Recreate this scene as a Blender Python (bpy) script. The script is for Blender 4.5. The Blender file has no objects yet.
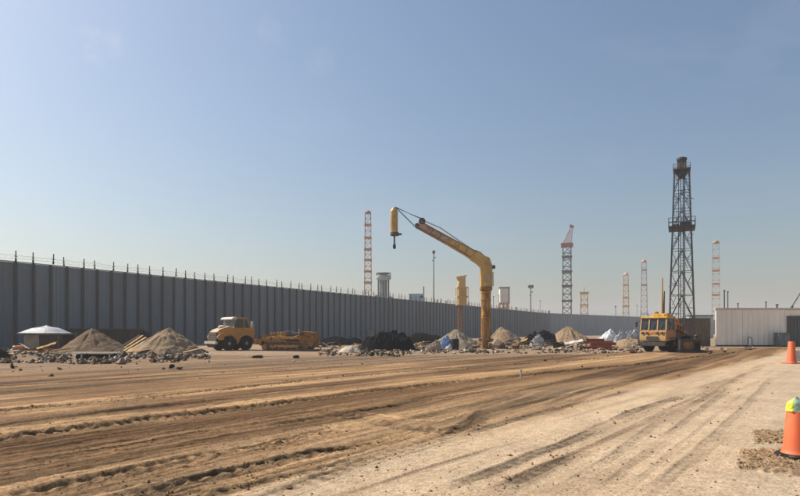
import bpy, bmesh, math, random
import numpy as np
from mathutils import Vector, Matrix
R = math.radians
random.seed(7)
rng = np.random.default_rng(11)
scene = bpy.context.scene
C = scene.collection

# ------------------------------------------------------------------ camera
F, CX, CY, HZ, CAMH = 600.0, 400.0, 248.0, 331.5, 1.7      # pixels of the 800 x 496 photograph; uprights stay upright in it: a level camera, lens shifted up
cd = bpy.data.cameras.new('camera'); cam = bpy.data.objects.new('camera', cd); C.objects.link(cam)
cam.location = (0, 0, CAMH); cam.rotation_euler = (math.pi/2, 0, 0); cd.shift_y = (HZ - CY)/800
cd.sensor_width = 36; cd.lens = 36 * F / 800; cd.clip_end = 6000; cd.clip_start = 0.05
scene.camera = cam

# ------------------------------------------------------------------ sky, sun, exposure
SUN_AZ, SUN_EL = R(-67), R(46)           # azimuth from +Y, positive to the right
w = bpy.data.worlds.new('World'); scene.world = w; w.use_nodes = True
nt = w.node_tree; nt.nodes.clear()
wo = nt.nodes.new('ShaderNodeOutputWorld'); bg = nt.nodes.new('ShaderNodeBackground')
sky = nt.nodes.new('ShaderNodeTexSky'); sky.sky_type = 'NISHITA'; sky.sun_disc = False
sky.sun_elevation = SUN_EL; sky.sun_rotation = SUN_AZ
sky.air_density = 1.4; sky.dust_density = 2.5; sky.ozone_density = 4.6; sky.altitude = 20
bg.inputs['Strength'].default_value = 0.085
tcw = nt.nodes.new('ShaderNodeTexCoord'); mpw = nt.nodes.new('ShaderNodeMapping'); mpw.inputs['Scale'].default_value = (1.0, 1.0, 2.6)
nzw = nt.nodes.new('ShaderNodeTexNoise'); nzw.inputs['Scale'].default_value = 3.2; nzw.inputs['Detail'].default_value = 9; nzw.inputs['Roughness'].default_value = .62; nzw.inputs['Distortion'].default_value = .4
rpw = nt.nodes.new('ShaderNodeValToRGB'); rpw.color_ramp.elements[0].position = .56; rpw.color_ramp.elements[1].position = .86
rpw.color_ramp.elements[1].color = (.16, .16, .16, 1)
mxw = nt.nodes.new('ShaderNodeMixRGB'); mxw.inputs[2].default_value = (5.2, 5.6, 6.2, 1)
nt.links.new(tcw.outputs['Generated'], mpw.inputs[0]); nt.links.new(mpw.outputs[0], nzw.inputs['Vector']); nt.links.new(nzw.outputs['Fac'], rpw.inputs[0])
nt.links.new(rpw.outputs[0], mxw.inputs[0]); nt.links.new(sky.outputs[0], mxw.inputs[1])
nrm = nt.nodes.new('ShaderNodeVectorMath'); nrm.operation = 'NORMALIZE'; nt.links.new(tcw.outputs['Generated'], nrm.inputs[0])
nzc = nt.nodes.new('ShaderNodeTexNoise'); nzc.inputs['Scale'].default_value = 26; nzc.inputs['Detail'].default_value = 7; nt.links.new(nrm.outputs[0], nzc.inputs['Vector'])
last = mxw.outputs[0]
for (cx_, cy_, rad_, amt_) in ((100, 43, 2.0, .22), (274, 31, 1.8, .07), (320, 62, 1.6, .06)):
    dt = nt.nodes.new('ShaderNodeVectorMath'); dt.operation = 'DOT_PRODUCT'; dt.inputs[1].default_value = Vector(((cx_-CX)/F, 1, (HZ-cy_)/F)).normalized(); nt.links.new(nrm.outputs[0], dt.inputs[0])
    mr = nt.nodes.new('ShaderNodeMapRange'); mr.interpolation_type = 'SMOOTHSTEP'; mr.inputs['From Min'].default_value = math.cos(R(rad_)); mr.inputs['From Max'].default_value = 1.0; nt.links.new(dt.outputs['Value'], mr.inputs['Value'])
    rc = nt.nodes.new('ShaderNodeMapRange'); rc.interpolation_type = 'SMOOTHSTEP'; rc.inputs['From Min'].default_value = .42; rc.inputs['From Max'].default_value = .72; rc.inputs['To Max'].default_value = amt_*2; nt.links.new(nzc.outputs['Fac'], rc.inputs['Value'])
    ml = nt.nodes.new('ShaderNodeMath'); ml.operation = 'MULTIPLY'; ml.use_clamp = True; nt.links.new(mr.outputs[0], ml.inputs[0]); nt.links.new(rc.outputs[0], ml.inputs[1])
    mc = nt.nodes.new('ShaderNodeMixRGB'); mc.inputs[2].default_value = (6.2, 6.8, 7.4, 1); nt.links.new(ml.outputs[0], mc.inputs[0]); nt.links.new(last, mc.inputs[1]); last = mc.outputs[0]
nt.links.new(last, bg.inputs['Color']); nt.links.new(bg.outputs[0], wo.inputs['Surface'])
sd = bpy.data.lights.new('sun', 'SUN'); sun = bpy.data.objects.new('sun', sd); C.objects.link(sun)
sd.energy = 5.0; sd.angle = R(0.53); sd.color = (1.0, 0.93, 0.83)
sdir = Vector((math.sin(SUN_AZ)*math.cos(SUN_EL), math.cos(SUN_AZ)*math.cos(SUN_EL), math.sin(SUN_EL)))
sun.rotation_euler = (-sdir).to_track_quat('-Z', 'Y').to_euler(); sun.location = (-60, -20, 80)
vs = scene.view_settings
vs.view_transform = 'Standard'; vs.look = 'None'; vs.exposure = 0.36; vs.gamma = 1.0; vs.use_curve_mapping = False
scene.render.engine = 'CYCLES'
scene.cycles.use_denoising = True
scene.cycles.volume_bounces = 1
scene.cycles.max_bounces = 6

# ------------------------------------------------------------------ pixel helpers
_f = Vector((0, 1, 0)); _u = Vector((0, 0, 1))
def ray(x, y): return _f + Vector(((x-CX)/F, 0, 0)) + _u*((HZ-y)/F)
def G(x, y):                                # pixel -> point on the ground
    d = ray(x, y); t = -CAMH/d.z; return Vector((d.x*t, d.y*t, 0))
def P(x, y, Y):                             # pixel -> point in the vertical plane at depth Y
    d = ray(x, y); t = Y/d.y; return Vector((d.x*t, Y, CAMH + d.z*t))

# ------------------------------------------------------------------ numpy noise
def _h(ix, iy, s):
    n = (ix*374761393 + iy*668265263 + s*1442695041) & 0xffffffff
    n = ((n ^ (n >> 13))*1274126177) & 0xffffffff
    return ((n ^ (n >> 16)) & 0xffff)/65535.0
def vnoise(x, y, s=0):
    x = np.asarray(x, float); y = np.asarray(y, float)
    ix = np.floor(x).astype(np.int64); iy = np.floor(y).astype(np.int64); fx = x-ix; fy = y-iy
    fx = fx*fx*(3-2*fx); fy = fy*fy*(3-2*fy)
    a = _h(ix, iy, s); b = _h(ix+1, iy, s); c = _h(ix, iy+1, s); d = _h(ix+1, iy+1, s)
    return (a*(1-fx)+b*fx)*(1-fy) + (c*(1-fx)+d*fx)*fy
def fbm(x, y, o=4, s=0):
    v = 0; a = .5; t = 0
    for i in range(o):
        v = v + a*vnoise(x*2**i + 17.3*i, y*2**i - 9.1*i, s+i); t += a; a *= .5
    return v/t
def sstep(a, b, x):
    t = np.clip((x-a)/(b-a), 0, 1); return t*t*(3-2*t)

# ------------------------------------------------------------------ materials
MATS = {}
def mat(name, col, rough=.85, var=.25, scale=3.0, bump=0.0, metal=0.0, col2=None, amt=.45, scale2=1.5, soft=.12, bscale=None, stretch=None, pvar=0.0):
    if name in MATS: return MATS[name]
    m = bpy.data.materials.new(name); m.use_nodes = True; n = m.node_tree.nodes; l = m.node_tree.links
    b = n['Principled BSDF']; b.inputs['Roughness'].default_value = rough; b.inputs['Specular IOR Level'].default_value = .5 if rough < .8 else .12; b.inputs['Metallic'].default_value = metal
    tc = n.new('ShaderNodeTexCoord'); oi = n.new('ShaderNodeObjectInfo')
    mp = n.new('ShaderNodeVectorMath'); mp.operation = 'MULTIPLY_ADD'
    cb = n.new('ShaderNodeCombineXYZ')
    for k in range(3): l.new(oi.outputs['Random'], cb.inputs[k])
    sc = n.new('ShaderNodeVectorMath'); sc.operation = 'SCALE'; sc.inputs['Scale'].default_value = 37.0
    l.new(cb.outputs[0], sc.inputs[0])
    mp.inputs[1].default_value = stretch or (1, 1, 1)
    l.new(tc.outputs['Object'], mp.inputs[0]); l.new(sc.outputs[0], mp.inputs[2])
    nz = n.new('ShaderNodeTexNoise'); nz.inputs['Scale'].default_value = scale; nz.inputs['Detail'].default_value = 8; nz.inputs['Roughness'].default_value = .65
    l.new(mp.outputs[0], nz.inputs['Vector'])
    rp = n.new('ShaderNodeValToRGB')
    lo = [max(0, c*(1-var*1.3)) for c in col]; hi = [min(1, c*(1+var)) for c in col]
    rp.color_ramp.elements[0].position = .3; rp.color_ramp.elements[0].color = (*lo, 1)
    rp.color_ramp.elements[1].position = .7; rp.color_ramp.elements[1].color = (*hi, 1)
    l.new(nz.outputs['Fac'], rp.inputs[0]); out = rp.outputs[0]
    if col2:
        n2 = n.new('ShaderNodeTexNoise'); n2.inputs['Scale'].default_value = scale2; n2.inputs['Detail'].default_value = 9; n2.inputs['Roughness'].default_value = .7
        l.new(mp.outputs[0], n2.inputs['Vector'])
        r2 = n.new('ShaderNodeValToRGB'); e = r2.color_ramp.elements
        t = 1-amt; t = .5 + (t-.5)*.5
        e[0].position = max(0, t-soft/2); e[1].position = min(1, t+soft/2)
        l.new(n2.outputs['Fac'], r2.inputs[0])
        mx = n.new('ShaderNodeMixRGB'); l.new(r2.outputs[0], mx.inputs[0]); l.new(out, mx.inputs[1]); mx.inputs[2].default_value = (*col2, 1)
        out = mx.outputs[0]
    if pvar:
        mr = n.new('ShaderNodeMapRange'); mr.inputs['To Min'].default_value = 1-pvar; mr.inputs['To Max'].default_value = 1+pvar
        l.new(oi.outputs['Random'], mr.inputs['Value'])
        hs = n.new('ShaderNodeHueSaturation'); l.new(mr.outputs[0], hs.inputs['Value']); l.new(out, hs.inputs['Color']); out = hs.outputs[0]
    l.new(out, b.inputs['Base Color'])
    if bump:
        nb = n.new('ShaderNodeTexNoise'); nb.inputs['Scale'].default_value = bscale or scale*4; nb.inputs['Detail'].default_value = 6
        l.new(mp.outputs[0], nb.inputs['Vector'])
        bp = n.new('ShaderNodeBump'); bp.inputs['Strength'].default_value = bump; bp.inputs['Distance'].default_value = .05
        l.new(nb.outputs['Fac'], bp.inputs['Height']); l.new(bp.outputs[0], b.inputs['Normal'])
    MATS[name] = m; return m

RUST = (.16, .065, .025)
M = dict(
 fence=mat('fence_sheet', (.138, .182, .215), .6, .12, .5, stretch=(2.5, 2.5, .25), col2=(.105, .115, .115), amt=.42, scale2=.5, soft=.4, pvar=.13),
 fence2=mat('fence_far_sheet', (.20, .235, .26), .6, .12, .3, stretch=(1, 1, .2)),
 post=mat('fence_post', (.028, .031, .035), .6, .2, 2, col2=(.05, .035, .025), amt=.3),
 galv=mat('galvanised', (.30, .31, .32), .5, .15, 3, metal=.4),
 yellow=mat('yellow_paint', (.50, .215, .014), .5, .14, 2.2, col2=(.30, .17, .07), amt=.36, scale2=2.6, soft=.25),
 brightyellow=mat('bright_yellow_paint', (.68, .40, .03), .5, .15, 2.2, col2=(.35, .20, .05), amt=.36, scale2=2.6, soft=.25),
 cyellow=mat('crane_paint', (.55, .345, .075), .5, .14, .8, col2=(.24, .12, .04), amt=.30, scale2=1.0, soft=.25, stretch=(1, 1, .5)),
 cfade=mat('crane_faded_paint', (.50, .37, .25), .6, .18, 1.4, col2=(.26, .13, .07), amt=.42, scale2=1.7, soft=.3),
 crust=mat('crane_rusty_column', (.46, .24, .05), .8, .3, 1.6, col2=(.12, .048, .02), amt=.47, scale2=1.3, soft=.25, stretch=(1.6, 1.6, .45)),
 rust=mat('rusty_steel', (.30, .145, .045), .85, .35, 4, bump=.4, col2=(.08, .05, .035), amt=.4, scale2=3),
 rustl=mat('pale_rusty_steel', (.50, .29, .085), .8, .35, 5, bump=.4, col2=(.12, .06, .03), amt=.42, scale2=4),
 dark=mat('dark_steel', (.035, .033, .032), .6, .4, 4, col2=(.10, .06, .04), amt=.3),
 tower=mat('derrick_steel', (.055, .062, .074), .6, .25, 2, col2=(.12, .085, .06), amt=.3),
 black=mat('black_rubber', (.022, .021, .02), .85, .35, 6, col2=(.09, .075, .055), amt=.3, scale2=5),
 blacktarp=mat('black_tarp', (.010, .010, .0105), .95, .4, 5, bump=.5),
 white=mat('white_paint', (.55, .51, .45), .55, .1, 2, col2=(.42, .33, .24), amt=.34, scale2=3.5, soft=.3),
 dullcream=mat('dull_cream_paint', (.34, .25, .14), .6, .2, 3, col2=(.42, .20, .03), amt=.42, scale2=1.6, soft=.2),
 cladding=mat('white_cladding', (.87, .82, .73), .5, .05, 1.0, col2=(.72, .65, .55), amt=.33, scale2=.8, soft=.5, stretch=(2, 2, .3), pvar=.05),
 tarp=mat('white_tarp', (.68, .69, .67), .55, .12, 1.5, bump=.4, col2=(.45, .42, .37), amt=.35, scale2=1.6, soft=.3, bscale=3),
 hutroof=mat('hut_roof_sheet', (.40, .41, .42), .6, .25, 1.2, bump=.4, col2=(.22, .23, .25), amt=.45, scale2=1.3, soft=.3, bscale=3),
 greytarp=mat('grey_tarp', (.42, .44, .46), .5, .2, 1.5, bump=.4, col2=(.2, .2, .21), amt=.4, scale2=1.6, bscale=3),
 bluetarp=mat('blue_tarp', (.13, .25, .50), .45, .25, 2.5, bump=.4, col2=(.5, .55, .6), amt=.36, scale2=2.0, bscale=4),
 glass=mat('dark_glass', (.025, .03, .034), .12, .3, 2),
 bglass=mat('bluish_glass', (.20, .26, .31), .15, .2, 2),
 tan=mat('tan_paint', (.52, .33, .13), .55, .15, 3, col2=(.34, .19, .08), amt=.36, scale2=3, soft=.25),
 orange=mat('orange_paint', (.62, .20, .03), .55, .2, 3, col2=(.28, .13, .05), amt=.4, scale2=3),
 redsteel=mat('red_oxide_steel', (.36, .075, .028), .7, .3, 3, col2=(.15, .045, .02), amt=.4, scale2=3),
 cone=mat('cone_orange', (.70, .125, .035), .6, .07, 4, col2=(.62, .16, .06), amt=.3, scale2=7, soft=.3),
 lime=mat('lime_plastic', (.60, .62, .06), .5, .1, 8),
 mint=mat('mint_plastic', (.30, .45, .33), .5, .12, 8),
 sand=mat('sand_pile', (.32, .228, .138), .95, .25, 3, bump=.6, col2=(.19, .13, .075), amt=.45, scale2=1.2, soft=.4, bscale=14),
 dsand=mat('brown_sand', (.20, .138, .083), .95, .25, 3, bump=.6, col2=(.14, .093, .055), amt=.45, scale2=1.2, soft=.4, bscale=14),
 gsand=mat('grey_sand', (.26, .21, .148), .95, .2, 3, bump=.6, col2=(.19, .155, .11), amt=.45, scale2=1.2, soft=.4, bscale=14),
 psand=mat('pale_sand', (.50, .42, .32), .95, .15, 3, bump=.4, bscale=12),
 conc=mat('concrete', (.15, .112, .076), .9, .25, 4, bump=.4),
 rubl=mat('pale_rubble', (.31, .245, .175), .9, .25, 4, bump=.5),
 rubd=mat('dark_rubble', (.045, .038, .032), .9, .35, 4, bump=.5),
 rubb=mat('brown_rubble', (.19, .125, .075), .95, .3, 4, bump=.5),
 wood=mat('bare_timber', (.46, .33, .19), .85, .25, 3, stretch=(.4, 4, 4)),
 shed=mat('brown_shed', (.075, .052, .038), .85, .3, 2, stretch=(3, 3, .5)),
 shedroof=mat('shed_roof', (.15, .12, .09), .85, .25, 2),
 hutwall=mat('tan_hut_wall', (.33, .285, .215), .85, .15, 2, col2=(.2, .165, .12), amt=.4),
 tanfence=mat('tan_fence', (.165, .135, .095), .85, .2, 1.5, stretch=(3, 3, .4), col2=(.10, .08, .06), amt=.4),
 grey=mat('grey_metal', (.12, .145, .165), .5, .15, 2, col2=(.06, .07, .08), amt=.35),
 door=mat('dark_gate', (.055, .06, .063), .5, .2, 2),
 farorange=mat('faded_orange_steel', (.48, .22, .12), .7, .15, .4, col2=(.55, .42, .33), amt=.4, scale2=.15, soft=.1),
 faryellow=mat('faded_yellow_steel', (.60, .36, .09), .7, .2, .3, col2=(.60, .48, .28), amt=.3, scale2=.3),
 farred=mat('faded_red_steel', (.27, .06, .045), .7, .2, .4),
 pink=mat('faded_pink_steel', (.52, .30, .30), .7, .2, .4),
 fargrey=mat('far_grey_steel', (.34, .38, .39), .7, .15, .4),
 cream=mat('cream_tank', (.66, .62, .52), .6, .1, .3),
 brown=mat('brown_trim', (.30, .17, .07), .7, .2, .5),
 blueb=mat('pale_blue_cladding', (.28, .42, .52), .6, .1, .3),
)

# ------------------------------------------------------------------ mesh builder
class MB:
    def __init__(s): s.v = []; s.f = []
    def add(s, vs, fs):
        o = len(s.v); s.v += [tuple(v) for v in vs]; s.f += [tuple(i+o for i in f) for f in fs]; return s
    def box(s, cx, cy, cz, sx, sy, sz, rz=0, m=None):
        vs = [Vector((a*sx/2, b*sy/2, c*sz/2)) for a in (-1, 1) for b in (-1, 1) for c in (-1, 1)]
        T = Matrix.Translation((cx, cy, cz)) @ (m.to_4x4() if m else Matrix.Rotation(rz, 4, 'Z'))
        return s.add([T @ v for v in vs], [(0,1,3,2),(4,6,7,5),(0,4,5,1),(2,3,7,6),(0,2,6,4),(1,5,7,3)])
    def beam(s, a, b, wd, ht=None):
        a = Vector(a); b = Vector(b); ht = ht or wd; d = (b-a); L = d.length
        if L < 1e-6: return s
        d.normalize(); up = Vector((0,0,1)) if abs(d.z) < .95 else Vector((0,1,0))
        x = d.cross(up).normalized(); z = x.cross(d).normalized()
        vs = [p + x*(i*wd/2) + z*(k*ht/2) for p in (a, b) for i in (-1, 1) for k in (-1, 1)]
        return s.add(vs, [(0,1,3,2),(4,6,7,5),(0,4,5,1),(2,3,7,6),(0,2,6,4),(1,5,7,3)])
    def tube(s, pts, r, n=8, cap=True):
        pts = [Vector(p) for p in pts]; rs = r if isinstance(r, (list, tuple)) else [r]*len(pts)
        vs = []; fs = []
        for i, p in enumerate(pts):
            d = (pts[min(i+1, len(pts)-1)] - pts[max(i-1, 0)]).normalized()
            up = Vector((0,1,0)) if abs(d.y) < .9 else Vector((1,0,0))
            x = d.cross(up).normalized(); y = x.cross(d).normalized()
            for k in range(n):
                a = 2*math.pi*k/n; vs.append(p + x*(rs[i]*math.cos(a)) + y*(rs[i]*math.sin(a)))
        for i in range(len(pts)-1):
            for k in range(n):
                k2 = (k+1) % n; fs.append((i*n+k, i*n+k2, (i+1)*n+k2, (i+1)*n+k))
        if cap: fs.append(tuple(range(n))[::-1]); fs.append(tuple((len(pts)-1)*n+k for k in range(n)))
        return s.add(vs, fs)
    def prism(s, poly, y0, y1):             # polygon in x,z extruded along y
        n = len(poly); vs = [(x, y0, z) for x, z in poly] + [(x, y1, z) for x, z in poly]
        return s.add(vs, [tuple(range(n)), tuple(range(n, 2*n))[::-1]] + [(i, i+n, (i+1) % n+n, (i+1) % n) for i in range(n)])
    def lathe(s, prof, n=20, c=(0,0,0), axis='z', sq=1.0):
        vs = []; fs = []; c = Vector(c)
        for r, z in prof:
            for k in range(n):
                a = 2*math.pi*k/n; p = (r*math.cos(a), r*math.sin(a)*sq, z)
                if axis == 'y': p = (p[0], p[2], p[1])
                if axis == 'x': p = (p[2], p[0], p[1])
                vs.append(c + Vector(p))
        for i in range(len(prof)-1):
            for k in range(n):
                k2 = (k+1) % n; fs.append((i*n+k, i*n+k2, (i+1)*n+k2, (i+1)*n+k))
        fs.append(tuple(range(n))[::-1]); fs.append(tuple((len(prof)-1)*n+k for k in range(n)))
        return s.add(vs, fs)
    def build(s, name, m, parent=None, bevel=0, smooth=False, seg=2):
        me = bpy.data.meshes.new(name); me.from_pydata(s.v, [], s.f); me.update()
        b = bmesh.new(); b.from_mesh(me)
        bmesh.ops.recalc_face_normals(b, faces=b.faces)
        if bevel:
            eg = [e for e in b.edges if len(e.link_faces) == 2 and e.calc_face_angle(0) > .5]
            bmesh.ops.bevel(b, geom=eg, offset=bevel, segments=seg, affect='EDGES', clamp_overlap=True)
        b.to_mesh(me); b.free()
        if smooth:
            for p in me.polygons: p.use_smooth = True
            try: me.set_sharp_from_angle(angle=R(40))
            except Exception: pass
        return link(name, me, m, parent)
def link(name, me, m=None, parent=None):
    o = bpy.data.objects.new(name, me); C.objects.link(o)
    if m and not me.materials: me.materials.append(m)
    if parent: o.parent = parent
    return o
def tag(o, label, cat, group=None):
    o['label'] = label; o['category'] = cat
    if group: o['group'] = group
    return o
def thing(name, label, cat, loc=(0,0,0), rz=0, group=None):
    o = bpy.data.objects.new(name, None); C.objects.link(o); o.location = loc; o.rotation_euler = (0,0,rz); o.empty_display_size = .3
    return tag(o, label, cat, group)
def struct(o): o['kind'] = 'structure'; return o
def stuff(o): o['kind'] = 'stuff'; return o

# ------------------------------------------------------------------ the ground: one sheet with real ruts
def poly(pts): return [tuple(G(x, y)[:2]) for x, y in pts]
#  polyline in photo pixels -> world, width m, depth m (negative = ridge), lug strength, soil darkening, lateral spread
RUTS = [
 ([(-160,428),(-60,419),(0,412.5),(118,402),(219,391),(316,380),(430,370),(640,356)], .55, .085, 1.0, .55),
 ([(-160,405),(0,393),(270,375),(500,361)], .45, .04, .5, .30),
 ([(-160,384),(0,378),(270,366),(560,354)], .50, .03, .3, .22),
 ([(-160,376),(0,371),(300,361),(600,351)], .55, .035, .4, .45),
 ([(-160,398),(0,387),(200,375),(420,362),(640,351.5)], .40, .05, .7, .50),
 ([(-160,466),(-60,450),(0,441),(67,431),(135,423),(175,416),(270,406),(369,392.5),(446,384),(530,375),(631,365),(735,353)], .75, .12, 1.0, .62),
 ([(-100,436),(0,426),(130,410),(300,392),(520,370)], .40, -.06, .0, -.25),
 ([(-100,506),(0,488),(162,455),(270,434.5),(330,424)], .22, -.06, .0, -.28),
 ([(-100,520),(34,492),(101,477),(169,462),(270,445),(344,426)], .38, .08, .9, .45),
 ([(60,512),(180,484),(250,466),(302,455),(411,437)], .34, .095, .9, .5),
 ([(100,512),(180,496),(250,483),(330,466),(400,452)], .34, .06, .8, .35),
 ([(-60,476),(90,452),(230,428),(330,412)], .30, .04, .5, .3),
 ([(-100,470),(60,450),(170,432),(260,419)], .2, -.04, 0, -.25),
 ([(220,512),(271,496),(365,461),(446,437),(474,420),(484,412),(481,408)], .42, .06, .35, .40),
 ([(300,408),(350,418),(397,427),(440,432),(468,428),(486,416),(490,408)], .50, .055, .15, .55),
 ([(320,404),(365,413),(405,420),(440,422),(462,416),(470,409)], .18, -.05, .0, -.35),
 ([(150,478),(230,452),(330,432),(420,424)], .14, -.045, .0, -.35),
 ([(60,470),(180,447),(300,428)], .10, .04, .0, .40),
 ([(300,424),(380,414),(440,410),(478,410)], .22, -.05, 0, -.3),
 ([(498,411),(600,388),(700,366)], .30, .05, .3, .32),
 ([(430,402),(530,386),(650,368)], .22, -.04, 0, -.25),
 ([(250,430),(420,402),(560,382)], .30, .05, .5, .35),
 ([(380,426),(470,408)], .26, .04, .2, .25),
 ([(280,476),(390,446),(470,424)], .18, -.04, 0, -.3),
 ([(330,500),(420,470),(520,440)], .12, .03, 0, .3),
 ([(430,492),(490,472),(540,452),(564,444.6),(597,428),(631,412),(689,394)], .30, .045, .7, .42),
 ([(480,498),(530,474),(600,446)], .30, .035, .8, .35),
 ([(550,497),(608,460),(658,423),(709,396),(746,373)], .26, .03, .2, .28),
 ([(597.5,497),(641,458),(682,424),(732,387)], .22, .025, .2, .22),
 ([(651,497),(699,451),(739,414),(773,377)], .26, .025, .2, .2),
 ([(500,490),(580,452),(650,419),(720,386)], .20, .018, .2, .18),
 ([(620,497),(680,445),(745,392)], .14, .015, 0, .16),
 ([(460,436),(560,408),(640,389)], .26, .035, .4, .25),
]
RW = [(poly(a), b, c, d, e) for a, b, c, d, e in RUTS]
def polydist(X, Y, pl):
    """signed distance to polyline and arclength"""
    best = np.full(X.shape, 1e9); sg = np.zeros(X.shape); arc = np.zeros(X.shape); s0 = 0.0; tot = 0
    for (ax, ay), (bx, by) in zip(pl[:-1], pl[1:]):
        dx, dy = bx-ax, by-ay; L = math.hypot(dx, dy)
        t = np.clip(((X-ax)*dx + (Y-ay)*dy)/(L*L), 0, 1)
        ex = X-(ax+t*dx); ey = Y-(ay+t*dy); d = np.hypot(ex, ey)
        c = d < best
        best = np.where(c, d, best); arc = np.where(c, s0+t*L, arc)
        sg = np.where(c, np.sign((X-ax)*dy-(Y-ay)*dx), sg); s0 += L
    return best, sg, arc, s0
def lineside(X, Y, a, b):                   # signed metres right of the line through two pixels
    a = G(*a); b = G(*b); d = (b-a).normalized()
    return (X-a.x)*d.y - (Y-a.y)*d.x
TH = math.atan((830-CX)/F)
def ground(X, Y):
    X = np.asarray(X, float); Y = np.asarray(Y, float)
    p = X*math.cos(TH) - Y*math.sin(TH); q = X*math.sin(TH) + Y*math.cos(TH)
    wob = (fbm(X*.12, Y*.12, 3, 40)-.5)
    near = 1 - sstep(38, 62, np.hypot(X, Y))
    right = sstep(-.5, .5, lineside(X, Y, (530,418), (719,369)) + wob*1.2)     # sandy concrete hardstanding
    # dirt over the far right: concrete reaches the building
    yard = sstep(-2.5, 2.5, -lineside(X, Y, (0,378), (640,352)) + wob*6)       # packed pale earth by the rubbish
    yard = yard*(1-right)
    pa = X*math.cos(TH-.05)-Y*math.sin(TH-.05); qa = X*math.sin(TH-.05)+Y*math.cos(TH-.05)
    pb = X*math.cos(TH+.045)-Y*math.sin(TH+.045); qb = X*math.sin(TH+.045)+Y*math.cos(TH+.045)
    soil = 1-right; nearer = 1-sstep(14, 30, np.hypot(X, Y))
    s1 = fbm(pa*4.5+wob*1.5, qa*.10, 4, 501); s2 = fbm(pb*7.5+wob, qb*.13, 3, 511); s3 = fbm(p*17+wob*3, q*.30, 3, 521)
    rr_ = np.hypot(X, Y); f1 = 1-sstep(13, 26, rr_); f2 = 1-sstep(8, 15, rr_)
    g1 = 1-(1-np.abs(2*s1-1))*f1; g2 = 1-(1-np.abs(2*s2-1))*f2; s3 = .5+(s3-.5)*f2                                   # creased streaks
    z = (fbm(X*.05, Y*.05, 3, 3)-.5)*.16*near*(1-right)
    z += (-.030*(1-sstep(0, .22, g1))*sstep(.45, .6, vnoise(pa*.6, qa*.08, 531)) - .016*(1-sstep(0, .2, g2)))*near*(1-.9*right) + (s3-.5)*.022*nearer*(1-.6*right)
    crum = fbm(X*7, Y*7, 3, 541); z += np.maximum(0, crum-.55)*.07*sstep(.45, .7, fbm(pa*1.4, qa*.15, 3, 545))*nearer*soil
    z += (fbm(p*2.2, q*.16, 4, 9)-.5)*.030*near*(1-.95*right)*(1-.5*yard)
    z += (fbm(p*6.0, q*.3, 3, 14)-.5)*.035*f1*(1-.85*right)
    z += (fbm(X*3.1, Y*3.1, 4, 19)-.5)*.035*f1*(1-.75*right)
    z += (fbm(X*11, Y*11, 3, 24)-.5)*.022*f2*(1-.6*right)
    dark = np.zeros(X.shape)
    for k, (pl, wd, dp, lug, dk) in enumerate(RW):
        d, sg, arc, L = polydist(X, Y, pl)
        m = d < wd*2.0
        if not m.any(): continue
        dm, am, sm = d[m], arc[m], sg[m]
        k_r = k >= 25
        wd = wd*.72; dp = dp*(.56 if k < 7 else .38); lug = lug*(1.0 if k < 7 else 1.25)
        if k_r: dp, lug = dp*1.0, lug*.30
        brk = sstep(.22, .5, fbm(am*.33, am*0+k*7.7, 3, 60+k))                # broken along its length
        fade = sstep(0, 1.2, am)*sstep(0, 1.6, L-am)
        jit = (vnoise(am*1.1, am*0+k, 80)-.5)*wd*.22
        dd = np.abs(dm*sm + jit)
        core = 1-sstep(wd*.36, wd*.50, dd)
        berm = np.exp(-((dd-wd*.66)/(wd*.13))**2)
        a = fade*((.35+.65*brk) if not lug or k_r else (.72+.28*brk))
        hz = -dp*core*a + abs(dp)*(.45 if not k_r else .2)*berm*a*(dp > 0)*(.5+vnoise(am*2.4+sm*3, am*0, 90+k))
        if lug:
            lg = np.sin(2*math.pi*(am/.24 + np.abs(dm*sm)/wd*.35 + (vnoise(am*.8, am*0, 95)-.5)))
            nz2 = fbm(am*8, dm*sm*11, 4, 97+k)
            hz += lug*abs(dp)*(.40*lg + 1.5*(nz2-.5))*(1-sstep(wd*.40, wd*.8, dd))*a
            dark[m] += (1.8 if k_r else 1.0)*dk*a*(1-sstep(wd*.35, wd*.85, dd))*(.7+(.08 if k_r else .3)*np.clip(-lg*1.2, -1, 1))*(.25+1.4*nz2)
        else:
            dark[m] += dk*a*core
        z[m] += hz
    # tan / brown bands that follow the tracks
    band = fbm(p*.55+4, q*.05, 4, 130)*.65 + fbm(X*.35, Y*.35, 4, 140)*.35
    brown = np.array([.148, .080, .034]); tanc = np.array([.385, .240, .119]); sandc = np.array([.525, .390, .252])
    yardc = np.array([.225, .147, .084]); padc = np.array([.455, .365, .26]); pale = np.array([.57, .45, .31])
    lowleft = sstep(0, 3.0, lineside(X, Y, (0,446), (530,378)))               # soil right of the big rut
    t = sstep(.40, .60, band)
    t = np.clip(t*.75 + .30*lowleft*sstep(-9, -1, -np.abs(p+4)) , 0, 1)
    strip = np.exp(-((lineside(X, Y, (0,446), (530,378))-.7)/1.3)**2)           # moist strip beside the big rut
    strip2 = np.exp(-((lineside(X, Y, (0,404), (316,376)))/1.0)**2)
    wedge = sstep(12, 30, Y)*lowleft*(1-right)                                  # the soil narrows and darkens to the rig
    t = np.clip(t - .75*strip - .40*strip2 - .65*wedge, 0, 1)
    sk = sstep(.44, .60, fbm(p*2.4+wob*2, q*.07, 4, 135)); sk2 = sstep(.50, .62, fbm(p*7.0+wob*4, q*.16, 3, 138))*f1
    t = np.clip(t*(.70+.6*sk) + .20 + .30*(sk-.5) - .22*sk2*f1 + .34*sstep(-1.0, 3.0, lineside(X, Y, (0,466), (330,408)))*nearer, 0, 1)
    col = brown[None]*(1-t)[:, None] + tanc[None]*t[:, None]
    col = col*(1-yard)[:, None] + yardc[None]*yard[:, None]*(.86+.28*band)[:, None]
    yb = sstep(.52, .66, fbm(X*.16, Y*.5, 4, 170))*yard*.45
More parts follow.
